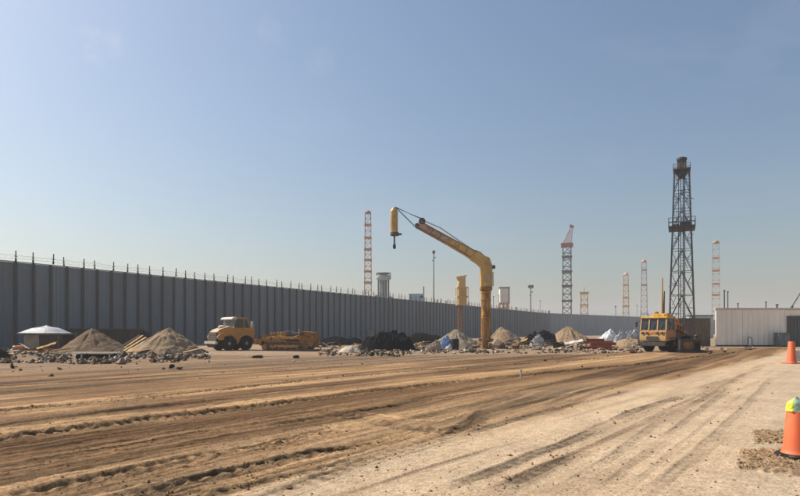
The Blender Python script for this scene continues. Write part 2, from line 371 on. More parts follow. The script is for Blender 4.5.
    strip3 = sstep(42.5, 45.5, Y+7*wob)*yard*.7*(.6+.8*fbm(X*.2, Y*.4, 3, 177)); strip3 = np.clip(strip3, 0, 1); col = col*(1-strip3)[:, None] + np.array([.36, .262, .175])[None]*strip3[:, None]
    col = col*(1-yb)[:, None] + np.array([.27, .19, .12])[None]*yb[:, None]
    edge = sstep(-4.5, .4, lineside(X, Y, (530,418), (719,369)) + wob*3)*(1-sstep(16, 26, rr_))*(.35+.5*sk)*(1-sk2*.7)
    col = col*(1-.75*edge)[:, None] + np.array([.44, .312, .186])[None]*(.75*edge)[:, None]
    pad = sstep(-1.0, 1.2, lineside(X, Y, (690,496), (775,372)) + wob*1.5)
    stre = sstep(.40, .62, fbm(p*2.6, q*.16, 4, 150))
    sc_ = sandc[None]*(1-.30*stre)[:, None] + pale[None]*(.30*stre)[:, None]
    sc_ = sc_*(1-.6*pad)[:, None] + padc[None]*(.6*pad)[:, None]
    br = np.clip(sstep(.52, .72, fbm(p*1.5, q*.12, 4, 160))*.35 + sstep(.55, .70, fbm(pb*5.5, qb*.14, 3, 165))*.40*(.5+crum), 0, .8)*(1-.75*pad)
    sc_ = sc_*(1-br)[:, None] + np.array([.30, .205, .125])[None]*br[:, None]
    col = col*(1-right)[:, None] + sc_*right[:, None]
    # two patches of loose soil beside the near cone
    for quad, hgt in ((((740,451),(742,454),(737,469),(830,481),(830,449)), .045), (((753,432),(756,443),(830,449),(830,431)), .05)):
        a = poly(quad); xs = [c[0] for c in a]; ys = [c[1] for c in a]
        ins = np.zeros(X.shape, bool); n = len(a)
        jx = X + (fbm(X*9, Y*9, 3, 181)-.5)*.16; jy = Y + (fbm(X*9, Y*9, 3, 183)-.5)*.22
        j = n-1
        for i in range(n):
            c = ((a[i][1] > jy) != (a[j][1] > jy)) & (jx < (a[j][0]-a[i][0])*(jy-a[i][1])/((a[j][1]-a[i][1]) or 1e-9) + a[i][0])
            ins ^= c; j = i
        f = ins*1.0
        gr = fbm(X*16, Y*16, 3, 190)
        z += f*(hgt*.35 + (gr-.35)*hgt*1.5)
        cc = np.array([.30, .205, .118])[None]*(.55+.85*gr)[:, None]
        col = col*(1-.88*f)[:, None] + cc*(.88*f)[:, None]
    # joint across the concrete hardstanding
    ja, jb = G(722, 370.2), G(860, 372.2); jd = (jb-ja).normalized()
    dj = np.abs((X-ja.x)*jd.y-(Y-ja.y)*jd.x + (fbm(X*1.5, Y*1.5, 2, 199)-.5)*.25); js = (X-ja.x)*jd.x+(Y-ja.y)*jd.y
    jm = (1-sstep(.04, .12, dj))*(js > -1.5)*right
    z -= jm*.04
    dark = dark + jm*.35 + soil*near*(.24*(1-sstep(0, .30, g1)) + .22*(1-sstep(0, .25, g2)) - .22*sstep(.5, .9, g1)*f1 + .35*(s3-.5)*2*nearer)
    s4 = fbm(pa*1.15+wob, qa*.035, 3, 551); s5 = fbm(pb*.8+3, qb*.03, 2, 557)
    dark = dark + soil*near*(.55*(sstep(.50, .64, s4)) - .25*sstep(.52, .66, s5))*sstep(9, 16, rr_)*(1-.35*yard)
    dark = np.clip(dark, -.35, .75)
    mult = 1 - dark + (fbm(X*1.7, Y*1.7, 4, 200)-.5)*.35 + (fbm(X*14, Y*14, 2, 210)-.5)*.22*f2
    mult = np.where(near < .02, 1 + (fbm(X*.3, Y*.3, 4, 205)-.5)*.4, mult)
    col = np.clip(col*np.clip(mult, .3, 1.5)[:, None], .02, .75)
    return z, col

def build_ground():
    ys = [-1500, -400, -120, -40, -15, -5, 0, 2.0]
    y = 2.6
    while y < 70: ys.append(y); y += max(.022, y*y/1020*.28) if y > 5.2 else .10
    while y < 130: ys.append(y); y += 4
    ys += [140, 170, 220, 300, 420, 600, 900, 1500]
    ys = np.array(ys)
    NC = 1150
    u = np.linspace(-1, 1, NC)
    hw = np.where(ys < 0, 8.0, np.maximum(8.0, .86*ys+3.0)); hw = np.minimum(hw, 700)
    X = hw[:, None]*u[None]
    outer = np.array([-1500, -900., ])
    X = np.concatenate([np.full((len(ys), 1), -1500.), np.full((len(ys), 1), -1000.), X, np.full((len(ys), 1), 1000.), np.full((len(ys), 1), 1500.)], 1)
    Y = np.repeat(ys[:, None], X.shape[1], 1)
    nr, nc = X.shape
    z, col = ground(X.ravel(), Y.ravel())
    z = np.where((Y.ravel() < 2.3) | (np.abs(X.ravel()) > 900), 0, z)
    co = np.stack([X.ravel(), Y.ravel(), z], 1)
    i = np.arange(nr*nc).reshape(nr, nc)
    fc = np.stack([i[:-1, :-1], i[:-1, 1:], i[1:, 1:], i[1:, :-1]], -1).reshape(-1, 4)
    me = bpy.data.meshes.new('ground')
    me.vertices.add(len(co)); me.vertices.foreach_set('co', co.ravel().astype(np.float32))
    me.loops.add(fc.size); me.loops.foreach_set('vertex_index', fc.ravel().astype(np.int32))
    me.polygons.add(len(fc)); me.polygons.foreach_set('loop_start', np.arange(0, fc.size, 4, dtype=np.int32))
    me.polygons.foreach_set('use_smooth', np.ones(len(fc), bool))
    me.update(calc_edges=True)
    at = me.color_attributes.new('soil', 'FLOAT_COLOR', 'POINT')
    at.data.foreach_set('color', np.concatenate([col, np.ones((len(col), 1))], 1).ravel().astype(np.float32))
    m = bpy.data.materials.new('earth'); m.use_nodes = True; n = m.node_tree.nodes; l = m.node_tree.links
    b = n['Principled BSDF']; b.inputs['Roughness'].default_value = .95
    b.inputs['Specular IOR Level'].default_value = .15
    va = n.new('ShaderNodeAttribute'); va.attribute_name = 'soil'
    tc = n.new('ShaderNodeTexCoord')
    n1 = n.new('ShaderNodeTexNoise'); n1.inputs['Scale'].default_value = 28; n1.inputs['Detail'].default_value = 6; n1.inputs['Roughness'].default_value = .7
    l.new(tc.outputs['Object'], n1.inputs['Vector'])
    rp = n.new('ShaderNodeValToRGB'); rp.color_ramp.elements[0].position = .28; rp.color_ramp.elements[0].color = (.58, .55, .52, 1)
    rp.color_ramp.elements[1].position = .72; rp.color_ramp.elements[1].color = (1.28, 1.28, 1.28, 1)
    l.new(n1.outputs['Fac'], rp.inputs[0])
    n2 = n.new('ShaderNodeTexNoise'); n2.inputs['Scale'].default_value = 7; n2.inputs['Detail'].default_value = 9; n2.inputs['Roughness'].default_value = .75
    l.new(tc.outputs['Object'], n2.inputs['Vector'])
    r2 = n.new('ShaderNodeValToRGB'); r2.color_ramp.elements[0].position = .33; r2.color_ramp.elements[0].color = (.74, .71, .68, 1); r2.color_ramp.elements[1].position = .66; r2.color_ramp.elements[1].color = (1.18, 1.18, 1.18, 1)
    l.new(n2.outputs['Fac'], r2.inputs[0])
    m0 = n.new('ShaderNodeMixRGB'); m0.blend_type = 'MULTIPLY'; m0.inputs[0].default_value = 1; l.new(va.outputs['Color'], m0.inputs[1]); l.new(r2.outputs[0], m0.inputs[2])
    mx = n.new('ShaderNodeMixRGB'); mx.blend_type = 'MULTIPLY'; mx.inputs[0].default_value = 1
    l.new(m0.outputs[0], mx.inputs[1]); l.new(rp.outputs[0], mx.inputs[2]); l.new(mx.outputs[0], b.inputs['Base Color'])
    bp = n.new('ShaderNodeBump'); bp.inputs['Strength'].default_value = .7; bp.inputs['Distance'].default_value = .03
    l.new(n1.outputs['Fac'], bp.inputs['Height']); l.new(bp.outputs[0], b.inputs['Normal'])
    return struct(link('ground', me, m))
build_ground()
def gz(x, y): return float(ground(np.array([x]), np.array([y]))[0][0])

# ------------------------------------------------------------------ perimeter fence
FTH = math.atan((735-CX)/F); FD = Vector((math.sin(FTH), math.cos(FTH), 0)); FN = Vector((FD.y, -FD.x, 0))
F0 = G(0, 348.5); FH = 8.75
def pxof(p):
    d = p - Vector((0, 0, CAMH)); c = Vector((d.x, d.dot(_f), d.dot(_u))); return CX + F*c.x/c.y
PW = 1.8
def corrugated(wd, h, ribs, depth, thick=.06):
    pts = []
    for k in range(ribs):
        x = -wd/2 + wd*k/ribs; s = wd/ribs
        pts += [(x, 0), (x+s*.55, 0), (x+s*.65, -depth), (x+s*.90, -depth)]
    pts.append((wd/2, 0)); n = len(pts)
    vs = [(x, y, 0) for x, y in pts] + [(x, y, h) for x, y in pts] + [(-wd/2, thick, 0), (wd/2, thick, 0), (-wd/2, thick, h), (wd/2, thick, h)]
    fs = [(i, i+1, n+i+1, n+i) for i in range(n-1)] + [(2*n, 2*n+2, 2*n+3, 2*n+1), (0, n, 2*n+2, 2*n), (n-1, 2*n+1, 2*n+3, 2*n-1),
          tuple(range(n, 2*n)) + (2*n+3, 2*n+2)]
    me = bpy.data.meshes.new('panel'); me.from_pydata(vs, [], fs); me.update(); return me
def make_fence():
    ang = math.atan2(FD.y, FD.x)
    s0 = -22.0; n = 0
    while pxof(F0 + FD*(s0+n*PW)) < 547: n += 1
    end = F0 + FD*(s0+n*PW)
    t = thing('perimeter_fence', 'tall slate grey corrugated steel fence with dark posts and barbed wire along the left', 'fence', F0 + FD*s0, ang)
    pme = corrugated(PW-.03, FH, 4, .045); pme.materials.append(M['fence'])
    b = MB(); b.box(0, -.10, FH/2+.05, .20, .12, FH+.1); b.box(0, -.17, FH/2+.05, .30, .02, FH+.1)
    po = b.build('post', M['post'], t); po.location = (0, 0, 0)
    b = MB(); b.box(0, -.1, FH+.65, .085, .07, 1.1); b.box(0, -.1, FH+.62, .30, .05, .07); b.box(0, -.1, FH+.25, .16, .10, .30)
    sp = b.build('wire_stand', M['post'], t)
    for i in range(n+1):
        if i:
            c = po.copy(); C.objects.link(c); c.location = (i*PW, 0, 0)
            c = sp.copy(); C.objects.link(c); c.location = (i*PW, 0, 0); c.rotation_euler = (random.uniform(-.06, .06), 0, 0); c.location.z = random.uniform(-.12, .08)
        if i < n:
            c = link('panel', pme, None, t); c.location = (i*PW+PW/2, random.uniform(-.012, .012), 0); c.rotation_euler = (random.uniform(-.002, .002), 0, random.uniform(-.006, .006))
    L = n*PW
    b = MB(); b.box(L/2, -.015, FH+.075, L, .17, .10); b.build('top_rail', M['galv'], t)
    b = MB()
    for zz in (.42, .78): 
        pts = [(i*PW/2, -.1, FH+zz+random.uniform(-.05, .05)-(.06 if i % 2 else 0)) for i in range(2*n+1)]
        b.tube(pts, .009, 4)
    co = []
    for i in range(n*10): a = i*1.9; co.append((i*PW/10, -.1+.16*math.cos(a), FH+.58+.17*math.sin(a)))
    b.tube(co, .007, 3)
    b.build('barbed_wire', M['post'], t)
    return end
FE = make_fence()
def make_far_fence():
    far = P(735, HZ, 400); far.z = 0
    d = far - FE; L = d.length; ang = math.atan2(d.y, d.x); wd = 4.4; n = int(L/wd)
    t = thing('distant_fence', 'paler blue grey sheet fence running on behind the white tarp and yellow rig', 'fence', FE + Vector((.6, .9, 0)), ang)
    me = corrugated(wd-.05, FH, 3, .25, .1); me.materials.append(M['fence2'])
    for i in range(n): c = link('panel', me, None, t); c.location = (i*wd+wd/2, 0, 0)
    b = MB(); b.box(0, -.1, FH/2+.6, .5, .4, FH+1.2); b.build('post', M['post'], t)
    b = MB(); b.box(L/2, 0, FH+.1, L, .3, .18); b.build('top_rail', M['galv'], t)
make_far_fence()

# ------------------------------------------------------------------ white building, tan fence
BY = 68.0
def make_building():
    x0 = P(716, 340, BY).x; H = 4.36
    t = thing('panel_wall', 'long white corrugated panel wall with dark gate on the right', 'wall', (x0, BY, 0))
    dx0 = P(787.5, 340, BY).x - x0; dx1 = dx0 + 4.2; dh = P(790, 316, BY).z
    pw = .60; me = corrugated(pw-.02, H-.35, 1, .035, .05); me.materials.append(M['cladding'])
    hh = H-.2-dh; me2 = corrugated(pw-.02, hh, 1, .035, .05); me2.materials.append(M['cladding'])
    i = 0
    while i*pw < 25.6:
        xc = i*pw + pw/2
        if dx0-.2 < xc < dx1+.2: c = link('wall_panel', me2, None, t); c.location = (xc, 0, dh-.02)
        else: c = link('wall_panel', me, None, t); c.location = (xc, random.uniform(-.012, .012), .16); c.rotation_euler = (0, 0, random.uniform(-.012, .012))
        i += 1
    for a, b_ in ((0.02, dx0+.05), (dx1-.05, 26)):
        b = MB(); b.box((a+b_)/2, .13, H/2-.06, b_-a, .10, H-.15); b.build('backing', M['cladding'], t)
    b = MB(); b.box((dx0+dx1)/2, .13, dh+(H-.15-dh)/2, dx1-dx0-.1, .10, H-.15-dh); b.build('backing', M['cladding'], t)
    b = MB(); b.box(13, .05, H-.09, 26.2, .34, .2); b.build('coping', M['white'], t, .02)
    b = MB(); b.box(dx0/2-.1, .0, .08, dx0-.15, .20, .16); b.build('plinth', M['rubd'], t)
    for k in range(7): b = MB(); b.box(1.0+k*1.25, .3, 2, .12, .16, 4.0); b.build('back_post', M['galv'], t)
    g = MB(); g.box((dx0+dx1)/2, .02, dh/2, dx1-dx0-.5, .06, dh); g = g.build('gate', M['door'], t)
    for k in range(9):
        b = MB(); b.box(dx0+.45+k*.4, -.04, dh/2-.1, .08, .05, dh-.5); b.build('bar', M['grey'], g)
    b = MB(); b.box(dx0+.12, -.06, dh/2, .30, .2, dh); b.box(dx1-.12, -.06, dh/2, .30, .2, dh); b.box((dx0+dx1)/2, -.065, dh-.14, dx1-dx0, .21, .30); b.build('gate_frame', M['door'], t)
    return x0
BX0 = make_building()
def make_tan_fence():
    xa = P(673, 340, 69).x; H = 3.15; L = BX0-.1-xa
    t = thing('board_fence', 'low brown sheet fence joining the white wall behind the derrick legs', 'fence', (xa, 69, 0))
    n = int(L/.62); pw = L/n; me = corrugated(pw-.02, H, 1, .06, .05); me.materials.append(M['tanfence'])
    for i in range(n): c = link('panel', me, None, t); c.location = (i*pw+pw/2, random.uniform(-.02, .02), 0)
    b = MB(); b.box(L/2, -.02, H+.04, L, .16, .08); b.build('top_rail', M['tanfence'], t)
make_tan_fence()

def wall_things():
    p = P(750, 346.5, BY-.6); t = thing('sign_stand', 'small upright dark framed stand against the white wall', 'stand', (p.x, p.y, 0))
    b = MB(); b.box(-.20, 0, .55, .06, .06, 1.1); b.box(.20, 0, .5, .06, .06, 1.0); b.beam((-.22, 0, 1.08), (.22, 0, .98), .07); b.build('frame', M['dark'], t)
    b = MB(); b.box(0, .02, .55, .33, .03, .8); b.build('board', M['cladding'], t)
    p = P(782, 346.5, BY-.9); t = thing('metal_cabinet', 'blue grey metal cabinet beside the dark gate of the white wall', 'cabinet', (p.x, p.y, 0))
    b = MB(); b.box(0, 0, .80, 1.25, .9, 1.4); b.build('body', M['grey'], t, .02)
    b = MB(); b.box(0, 0, 1.53, 1.32, .98, .07); b.build('lid', M['door'], t)
    for s in (-1, 1):
        b = MB(); b.box(s*.30, -.462, .80, .54, .03, 1.2); d = b.build('door', M['grey'], t, .008)
        b = MB(); b.box(s*.09, -.49, .82, .03, .04, .18); b.build('handle', M['galv'], d)
    for s in (-1, 1):
        b = MB(); b.box(s*.5, 0, .05, .12, .8, .10); b.build('foot', M['dark'], t)
    a = G(795, 361.5); t = thing('concrete_barrier', 'white low barrier block behind the far orange cone', 'barrier', (a.x+1.5, a.y+.5, 0))
    b = MB(); b.prism([(-.30, 0), (.30, 0), (.26, .12), (.14, .32), (.10, .62), (-.10, .62), (-.14, .32), (-.26, .12)], -1.5, 1.5)
    o = b.build('block', M['white'], t, .02); o.rotation_euler = (0, 0, math.pi/2)
    for s in (-1, 1): b = MB(); b.tube([(s*.9-.12, 0, .60), (s*.9-.1, 0, .68), (s*.9+.1, 0, .68), (s*.9+.12, 0, .60)], .012, 6); b.build('lifting_loop', M['dark'], t)
wall_things()

# ------------------------------------------------------------------ traffic cones
def cone(px, py, h, rb, rt, base, label, round_base):
    p = G(px, py); t = thing('traffic_cone', label, 'traffic cone', (p.x, p.y, gz(p.x, p.y)+.005), .2, 'orange traffic cones on the hardstanding')
    b = MB()
    if round_base: b.lathe([(base*.98, 0), (base, .015), (base, .03), (base*.93, .045), (rb*1.15, .05)], 28); b.build('base', M['black'], t, smooth=True)
    else: b.box(0, 0, .025, base*2, base*2, .05); b.build('base', M['cone'], t, .015)
    b = MB(); b.lathe([(rb*1.12, .045), (rb, .08), (rb*.96, .10), (rt, h-.02), (rt*.92, h), (rt*.6, h+.003)], 28); b.build('cone_body', M['cone'], t, smooth=True)
    return t
c1 = cone(797, 458.5, .64, .175, .122, .26, 'large orange traffic cone with black base at the right edge, near', True)
c2 = cone(791.5, 363.5, 1.16, .25, .15, .36, 'tall orange traffic cone standing far off by the white barrier', False)
def bag_on_cone():
    p = c1.location; t = thing('plastic_bag', 'crumpled lime and mint plastic bag pulled over the near cone', 'bag', (p.x, p.y, p.z+.60), .3)
    for nm, m, a0, a1, sc in (('mint_side', M['mint'], 0, 2*math.pi, 1.0), ('lime_side', M['lime'], 1.9, 3.75, 1.04)):
        b = MB(); vs = []; fs = []; n = 28; rows = 14
        for i in range(rows):
            f = i/(rows-1); z = .01 + .175*f; r = (.127 - .02*f)*(1-max(0, (f-.55)/.45)**2.2*.93)
            for k in range(n):
                a = a0 + (a1-a0)*k/(n-1 if a1-a0 < 6 else n)
                rr = r*sc*(1 + .16*(float(vnoise(a*2.1, z*24, 5))-.5) + .12*(float(vnoise(a*5, z*50, 6))-.5)) if nm else r
                if nm == 'lime_side': rr *= 1-.18*abs(2*k/(n-1)-1)**6
                vs.append((rr*math.cos(a)-.01*f, rr*math.sin(a), z*(.99 if nm == 'lime_side' else 1)+.018*math.sin(a*2+1)*f))
        for i in range(rows-1):
            for k in range(n if nm == 'mint_side' else n-1):
                k2 = (k+1) % n; fs.append((i*n+k, i*n+k2, (i+1)*n+k2, (i+1)*n+k))
        b.add(vs, fs); b.build(nm, m, t, smooth=True)
bag_on_cone()

# ------------------------------------------------------------------ heaps
def heap(name, label, cat, xl, xr, yb, ax, ay, m, rough=.085, flat=.0, sq=1.0, group=None, seed=0, rill=1.7, power=1.0):
    half = (xr-xl)/2; Yf = G(ax, yb).y; Yc = Yf/(1-half/F*sq); cx = P((xl+xr)/2, HZ, Yc).x; rad = half*Yc/F*1.02
    top = P(ax, ay, Yc); h = top.z; ox = top.x - cx
    NR, NA = 44, 132
    r, a = np.meshgrid(np.linspace(0, 1, NR), np.linspace(0, 2*math.pi, NA, endpoint=False), indexing='ij')
    ca, sa = np.cos(a), np.sin(a)
    out = 1 + (fbm(ca*1.6+seed*3.1, sa*1.6+seed, 3, 300+seed)-.5)*.30
    X = r*ca*rad*out; Y = r*sa*rad*sq*out
    prof = np.maximum(0, 1-r)**power
    if flat: prof = 1-np.sqrt(np.maximum(0, (r*(1-flat))**2))/(1-flat) if False else np.minimum(1, prof*(1+flat))
    prof = np.where(r < .12, prof - (.12-r)**2*2.2, prof)
    skirt = 1-sstep(.86, 1.0, r)
    Z = h*prof
    Z = Z + h*(fbm(ca*3.4+seed, sa*3.4, 3, 310+seed)-.5)*.08*np.sin(np.pi*np.clip(r, 0, 1))*rill
    Z = Z + h*(fbm(ca*19, sa*19+r*2.5, 3, 320+seed)-.5)*.055*np.sin(np.pi*np.clip(r, 0, 1))*rill
    Z = Z + ((fbm(X*1.6+seed, Y*1.6, 4, 330+seed)-.5)*rough*3 + (fbm(X*5, Y*5, 2, 340+seed)-.5)*.10)*np.minimum(1, (1-r)*5)
    X = X + ox*prof
    Z = np.maximum(Z, 0)*1.0 - .06*r**6
    vs = np.stack([X.ravel(), Y.ravel(), Z.ravel()], 1)
    fs = [(i*NA+k, i*NA+(k+1) % NA, (i+1)*NA+(k+1) % NA, (i+1)*NA+k) for i in range(NR-1) for k in range(NA)]
    me = bpy.data.meshes.new(name); me.from_pydata([tuple(map(float, v)) for v in vs], [], fs); me.update()
    for p_ in me.polygons: p_.use_smooth = True
    o = link(name, me, m); o.location = (cx, Yc, 0)
    return tag(o, label, cat, group)
SG = 'conical piles of sand along the fence'
heap('sand_pile', 'brown conical sand pile beside the white roofed hut', 'sand pile', 58, 127, 353, 92, 328, M['dsand'], seed=1, group=SG)
heap('sand_pile', 'tan conical sand pile left of the yellow truck', 'sand pile', 128, 200, 355, 169.5, 327.3, M['sand'], seed=2, group=SG)
heap('sand_pile', 'grey sand pile behind the blue tarp left of the crane', 'sand pile', 428, 481, 348.5, 456, 328.7, M['gsand'], seed=3, group=SG)
heap('sand_pile', 'sand pile with rounded top right behind the crane column', 'sand pile', 486, 524, 344, 501, 326.6, M['sand'], seed=4, rough=.12, group=SG, power=.8)
heap('sand_pile', 'wide sand pile with smooth peak between crane and white tarp', 'sand pile', 545, 593, 344, 568, 325.3, M['sand'], seed=5, group=SG)
heap('sand_heap', 'low pale sand heap left of the black tarp mound', 'sand heap', 338, 361, 352.5, 350, 344.5, M['psand'], seed=6, rough=.1, power=.7)
heap('sand_heap', 'low tan earth heap under the grey sheets near the rig', 'sand heap', 612, 648, 348, 630, 337.5, M['sand'], seed=7, rough=.15, power=.6)
heap('sand_heap', 'brown earth bank between hut and first sand pile', 'sand heap', 66, 86, 346, 76, 330.5, M['sand'], seed=17, rough=.12, power=.7)

def crumple(name, label, cat, xl, xr, yb, ytop, m, seed, peaks=5, sq=.6, amp=.35, group=None, apex=None, sharp=1.0, parent=None):
    """a draped or dumped mound with folds"""
    half = (xr-xl)/2; Yf = G((xl+xr)/2, yb).y; Yc = Yf/(1-half/F*sq); cx = P((xl+xr)/2, HZ, Yc).x; rad = half*Yc/F; h = P(400, ytop, Yc).z
    rs = random.Random(seed)
    NX, NY = 70, 44
    x, y = np.meshgrid(np.linspace(-1, 1, NX), np.linspace(-1, 1, NY))
    e = np.maximum(0, 1-(np.abs(x)**2.4+np.abs(y)**2.4))
    Z = np.zeros(x.shape)
    for k in range(peaks):
        px_ = rs.uniform(-.6, .6) if not (apex is not None and k == 0) else apex; py_ = rs.uniform(-.35, .35)
        hh = 1.0 if k == 0 else rs.uniform(.45, .85); wd = rs.uniform(.45, .8) if k else .95/sharp
        Z = np.maximum(Z, hh*np.maximum(0, 1-np.hypot((x-px_), (y-py_)*.9)/wd*.9))
    Z = Z*(.55) + np.sqrt(e)*.38
    fold = np.abs(fbm(x*4.2+seed, y*4.2, 5, 400+seed)-.5)*2.4
    Z = Z*(1-amp*.5) + amp*np.minimum(1, e*3)*(fold*.6) + amp*.25*(fbm(x*9, y*9, 3, 420+seed)-.5)*np.minimum(1, e*4)
    Z = Z*np.minimum(1, e*3.0)
    Z = Z/Z.max()*h
    X = x*rad*(1+.10*(fbm(x*2, y*2, 3, 430+seed)-.5)); Y = y*rad*sq
    vs = np.stack([X.ravel(), Y.ravel(), Z.ravel()-.03], 1)
    fs = [(j*NX+i, j*NX+i+1, (j+1)*NX+i+1, (j+1)*NX+i) for j in range(NY-1) for i in range(NX-1)]
    zf = Z.ravel(); fs = [f for f in fs if max(zf[list(f)]) > .015]
    me = bpy.data.meshes.new(name); me.from_pydata([tuple(map(float, v)) for v in vs], [], fs); me.update()
    for p_ in me.polygons: p_.use_smooth = False
    o = link(name, me, m); o.location = (cx, Yc, 0)
    return tag(o, label, cat, group)
crumple('tarp_mound', 'big black tarp mound in the middle of the yard', 'tarp', 358, 417, 351, 329.5, M['blacktarp'], 2, 7, .55, .4, apex=.18)
crumple('tarp_mound', 'low black tarp mound against the fence behind the white bags', 'tarp', 405, 447, 344, 332, M['blacktarp'], 4, 5, .35, .3)
crumple('tarp_mound', 'black tarp mound against the fence right of the crane', 'tarp', 521, 558, 345, 329.5, M['blacktarp'], 6, 5, .4, .35)
crumple('tarp_mound', 'long flat black tarp at the fence foot behind the rusty machine', 'tarp', 318, 366, 345.5, 335.5, M['blacktarp'], 8, 6, .25, .3)
crumple('tarp_mound', 'small black tarp on the boards beside the second sand pile', 'tarp', 133, 153, 347, 329.5, M['blacktarp'], 10, 4, .5, .4)
crumple('tarp_mound', 'dark heap of netting at the left edge of the yard', 'tarp', -14, 11, 359, 347.5, M['blacktarp'], 12, 4, .5, .4)
crumple('tarp_cover', 'peaked white tarp cover behind the red steel beams', 'tarp', 593, 619, 345, 328.6, M['tarp'], 14, 2, .6, .22, apex=.35, sharp=1.25)
crumple('tarp_cover', 'lumpy grey white sheets on the heap left of the yellow rig', 'tarp', 612, 643, 345.5, 328.5, M['greytarp'], 15, 6, .4, .45)
crumple('tarp_cover', 'bright blue tarp slumped before the grey sand pile', 'tarp', 439, 454, 349.8, 334.5, M['bluetarp'], 16, 3, .6, .35, apex=0.0, sharp=1.2)
crumple('tarp_cover', 'silver grey tarp propped up right of the crane rubble', 'tarp', 529, 545, 346.5, 333.5, M['greytarp'], 18, 3, .5, .4, apex=.2, sharp=1.2)
crumple('sack', 'pale sacks slumped left of the blue tarp', 'sack', 424, 442, 351, 339, M['rubl'], 20, 4, .6, .3)
crumple('sack', 'small white sack at the feet of the blue tarp', 'sack', 445, 452, 350.6, 343, M['tarp'], 22, 3, .7, .3)

# ------------------------------------------------------------------ rubble
def chunk_mesh(seed, elong=1.0):
    rs = random.Random(seed); b = bmesh.new()
    for k in range(11):
        v = Vector((rs.gauss(0, 1), rs.gauss(0, 1), rs.gauss(0, 1))).normalized()*rs.uniform(.75, 1.05)
        b.verts.new((v.x*.5*elong, v.y*.42, v.z*.34))
    bmesh.ops.convex_hull(b, input=b.verts)
    bmesh.ops.delete(b, geom=[v for v in b.verts if not v.link_faces], context='VERTS')
    me = bpy.data.meshes.new('chunk'); b.to_mesh(me); b.free(); return me
CH = {}
for mn in ('conc', 'rubl', 'rubd', 'rubb'):
    CH[mn] = []
    for k in range(6):
        me = chunk_mesh(k*7+1, 1+.25*(k % 3)); me.materials.append(M[mn]); CH[mn].append(me)
CNAME = {'conc': 'grey', 'rubl': 'pale', 'rubd': 'blackish', 'rubb': 'brown'}
def rubble(x0, x1, y0, y1, n, smin, smax, mix, where, group, lift=0.0):
    i = 0
    while i < n:
        x = random.uniform(x0, x1); y = y0 + (y1-y0)*1.25*random.random()**1.4; p = G(x, y); mn = random.choice(mix)
        if float(vnoise(x*.11, y*.05, 77)) < random.uniform(.15, .65): continue
        i += 1
        s = random.uniform(smin, smax)**1.0*random.choice((.7, 1, 1, 1.3))
        o = link('rubble_chunk', random.choice(CH[mn])); zl = random.uniform(0, lift)
        o.scale = (s*random.uniform(.8, 1.3), s, s*random.uniform(.7, 1.2))
        o.rotation_euler = (random.uniform(-.4, .4), random.uniform(-.4, .4), random.uniform(0, 6.3))
        o.location = (p.x, p.y, gz(p.x, p.y) + s*.16 + zl)
        tag(o, f'{CNAME[mn]} rubble chunk {where}', 'rubble', group)
rubble(-12, 68, 350, 358.5, 56, .14, .42, ('conc', 'rubl', 'rubd', 'rubd', 'rubb', 'rubb'), 'in the litter before the white roofed hut', 'rubble before the hut')
rubble(60, 128, 361, 363.5, 18, .08, .22, ('conc', 'rubl', 'rubb', 'rubb'), 'at the foot of the first sand pile', 'rubble by the first sand pile')
rubble(118, 206, 354, 359, 34, .12, .34, ('conc', 'rubl', 'rubd', 'rubb', 'rubb'), 'at the foot of the second sand pile', 'rubble by the second sand pile')
rubble(0, 60, 362, 371, 9, .12, .32, ('rubl', 'rubb', 'conc'), 'on bare earth in front of the hut litter', 'scattered stones at left')
rubble(322, 362, 345, 351, 16, .25, .6, ('conc', 'rubl', 'rubd', 'rubb'), 'between the rusty machine and black tarp', 'rubble by the rusty machine')
rubble(360, 420, 349.5, 353, 16, .25, .55, ('rubb', 'rubb', 'rubl', 'rubd'), 'along the foot of the black tarp mound', 'rubble before the black tarp')
rubble(414, 440, 345, 349, 10, .35, .7, ('rubb', 'rubl', 'conc'), 'between black tarp and pale sacks', 'rubble behind the sacks')
rubble(474, 535, 345, 349.5, 34, .4, 1.0, ('rubb', 'rubb', 'rubl', 'conc', 'rubd'), 'heaped around the foot of the crane', 'rubble around the crane', .5)
rubble(540, 590, 345, 349.5, 26, .4, .95, ('rubb', 'rubl', 'conc', 'rubd', 'rubd'), 'before the wide sand pile', 'rubble before the wide sand pile', .3)
rubble(612, 642, 344, 349, 12, .3, .7, ('rubl', 'conc', 'rubb', 'rubd'), 'beside the red steel beams', 'rubble beside the steel beams')
rubble(735, 756, 347.5, 350.5, 6, .15, .45, ('rubd', 'rubb', 'wood_' and 'conc'), 'on the ground before the white wall', 'debris before the wall')
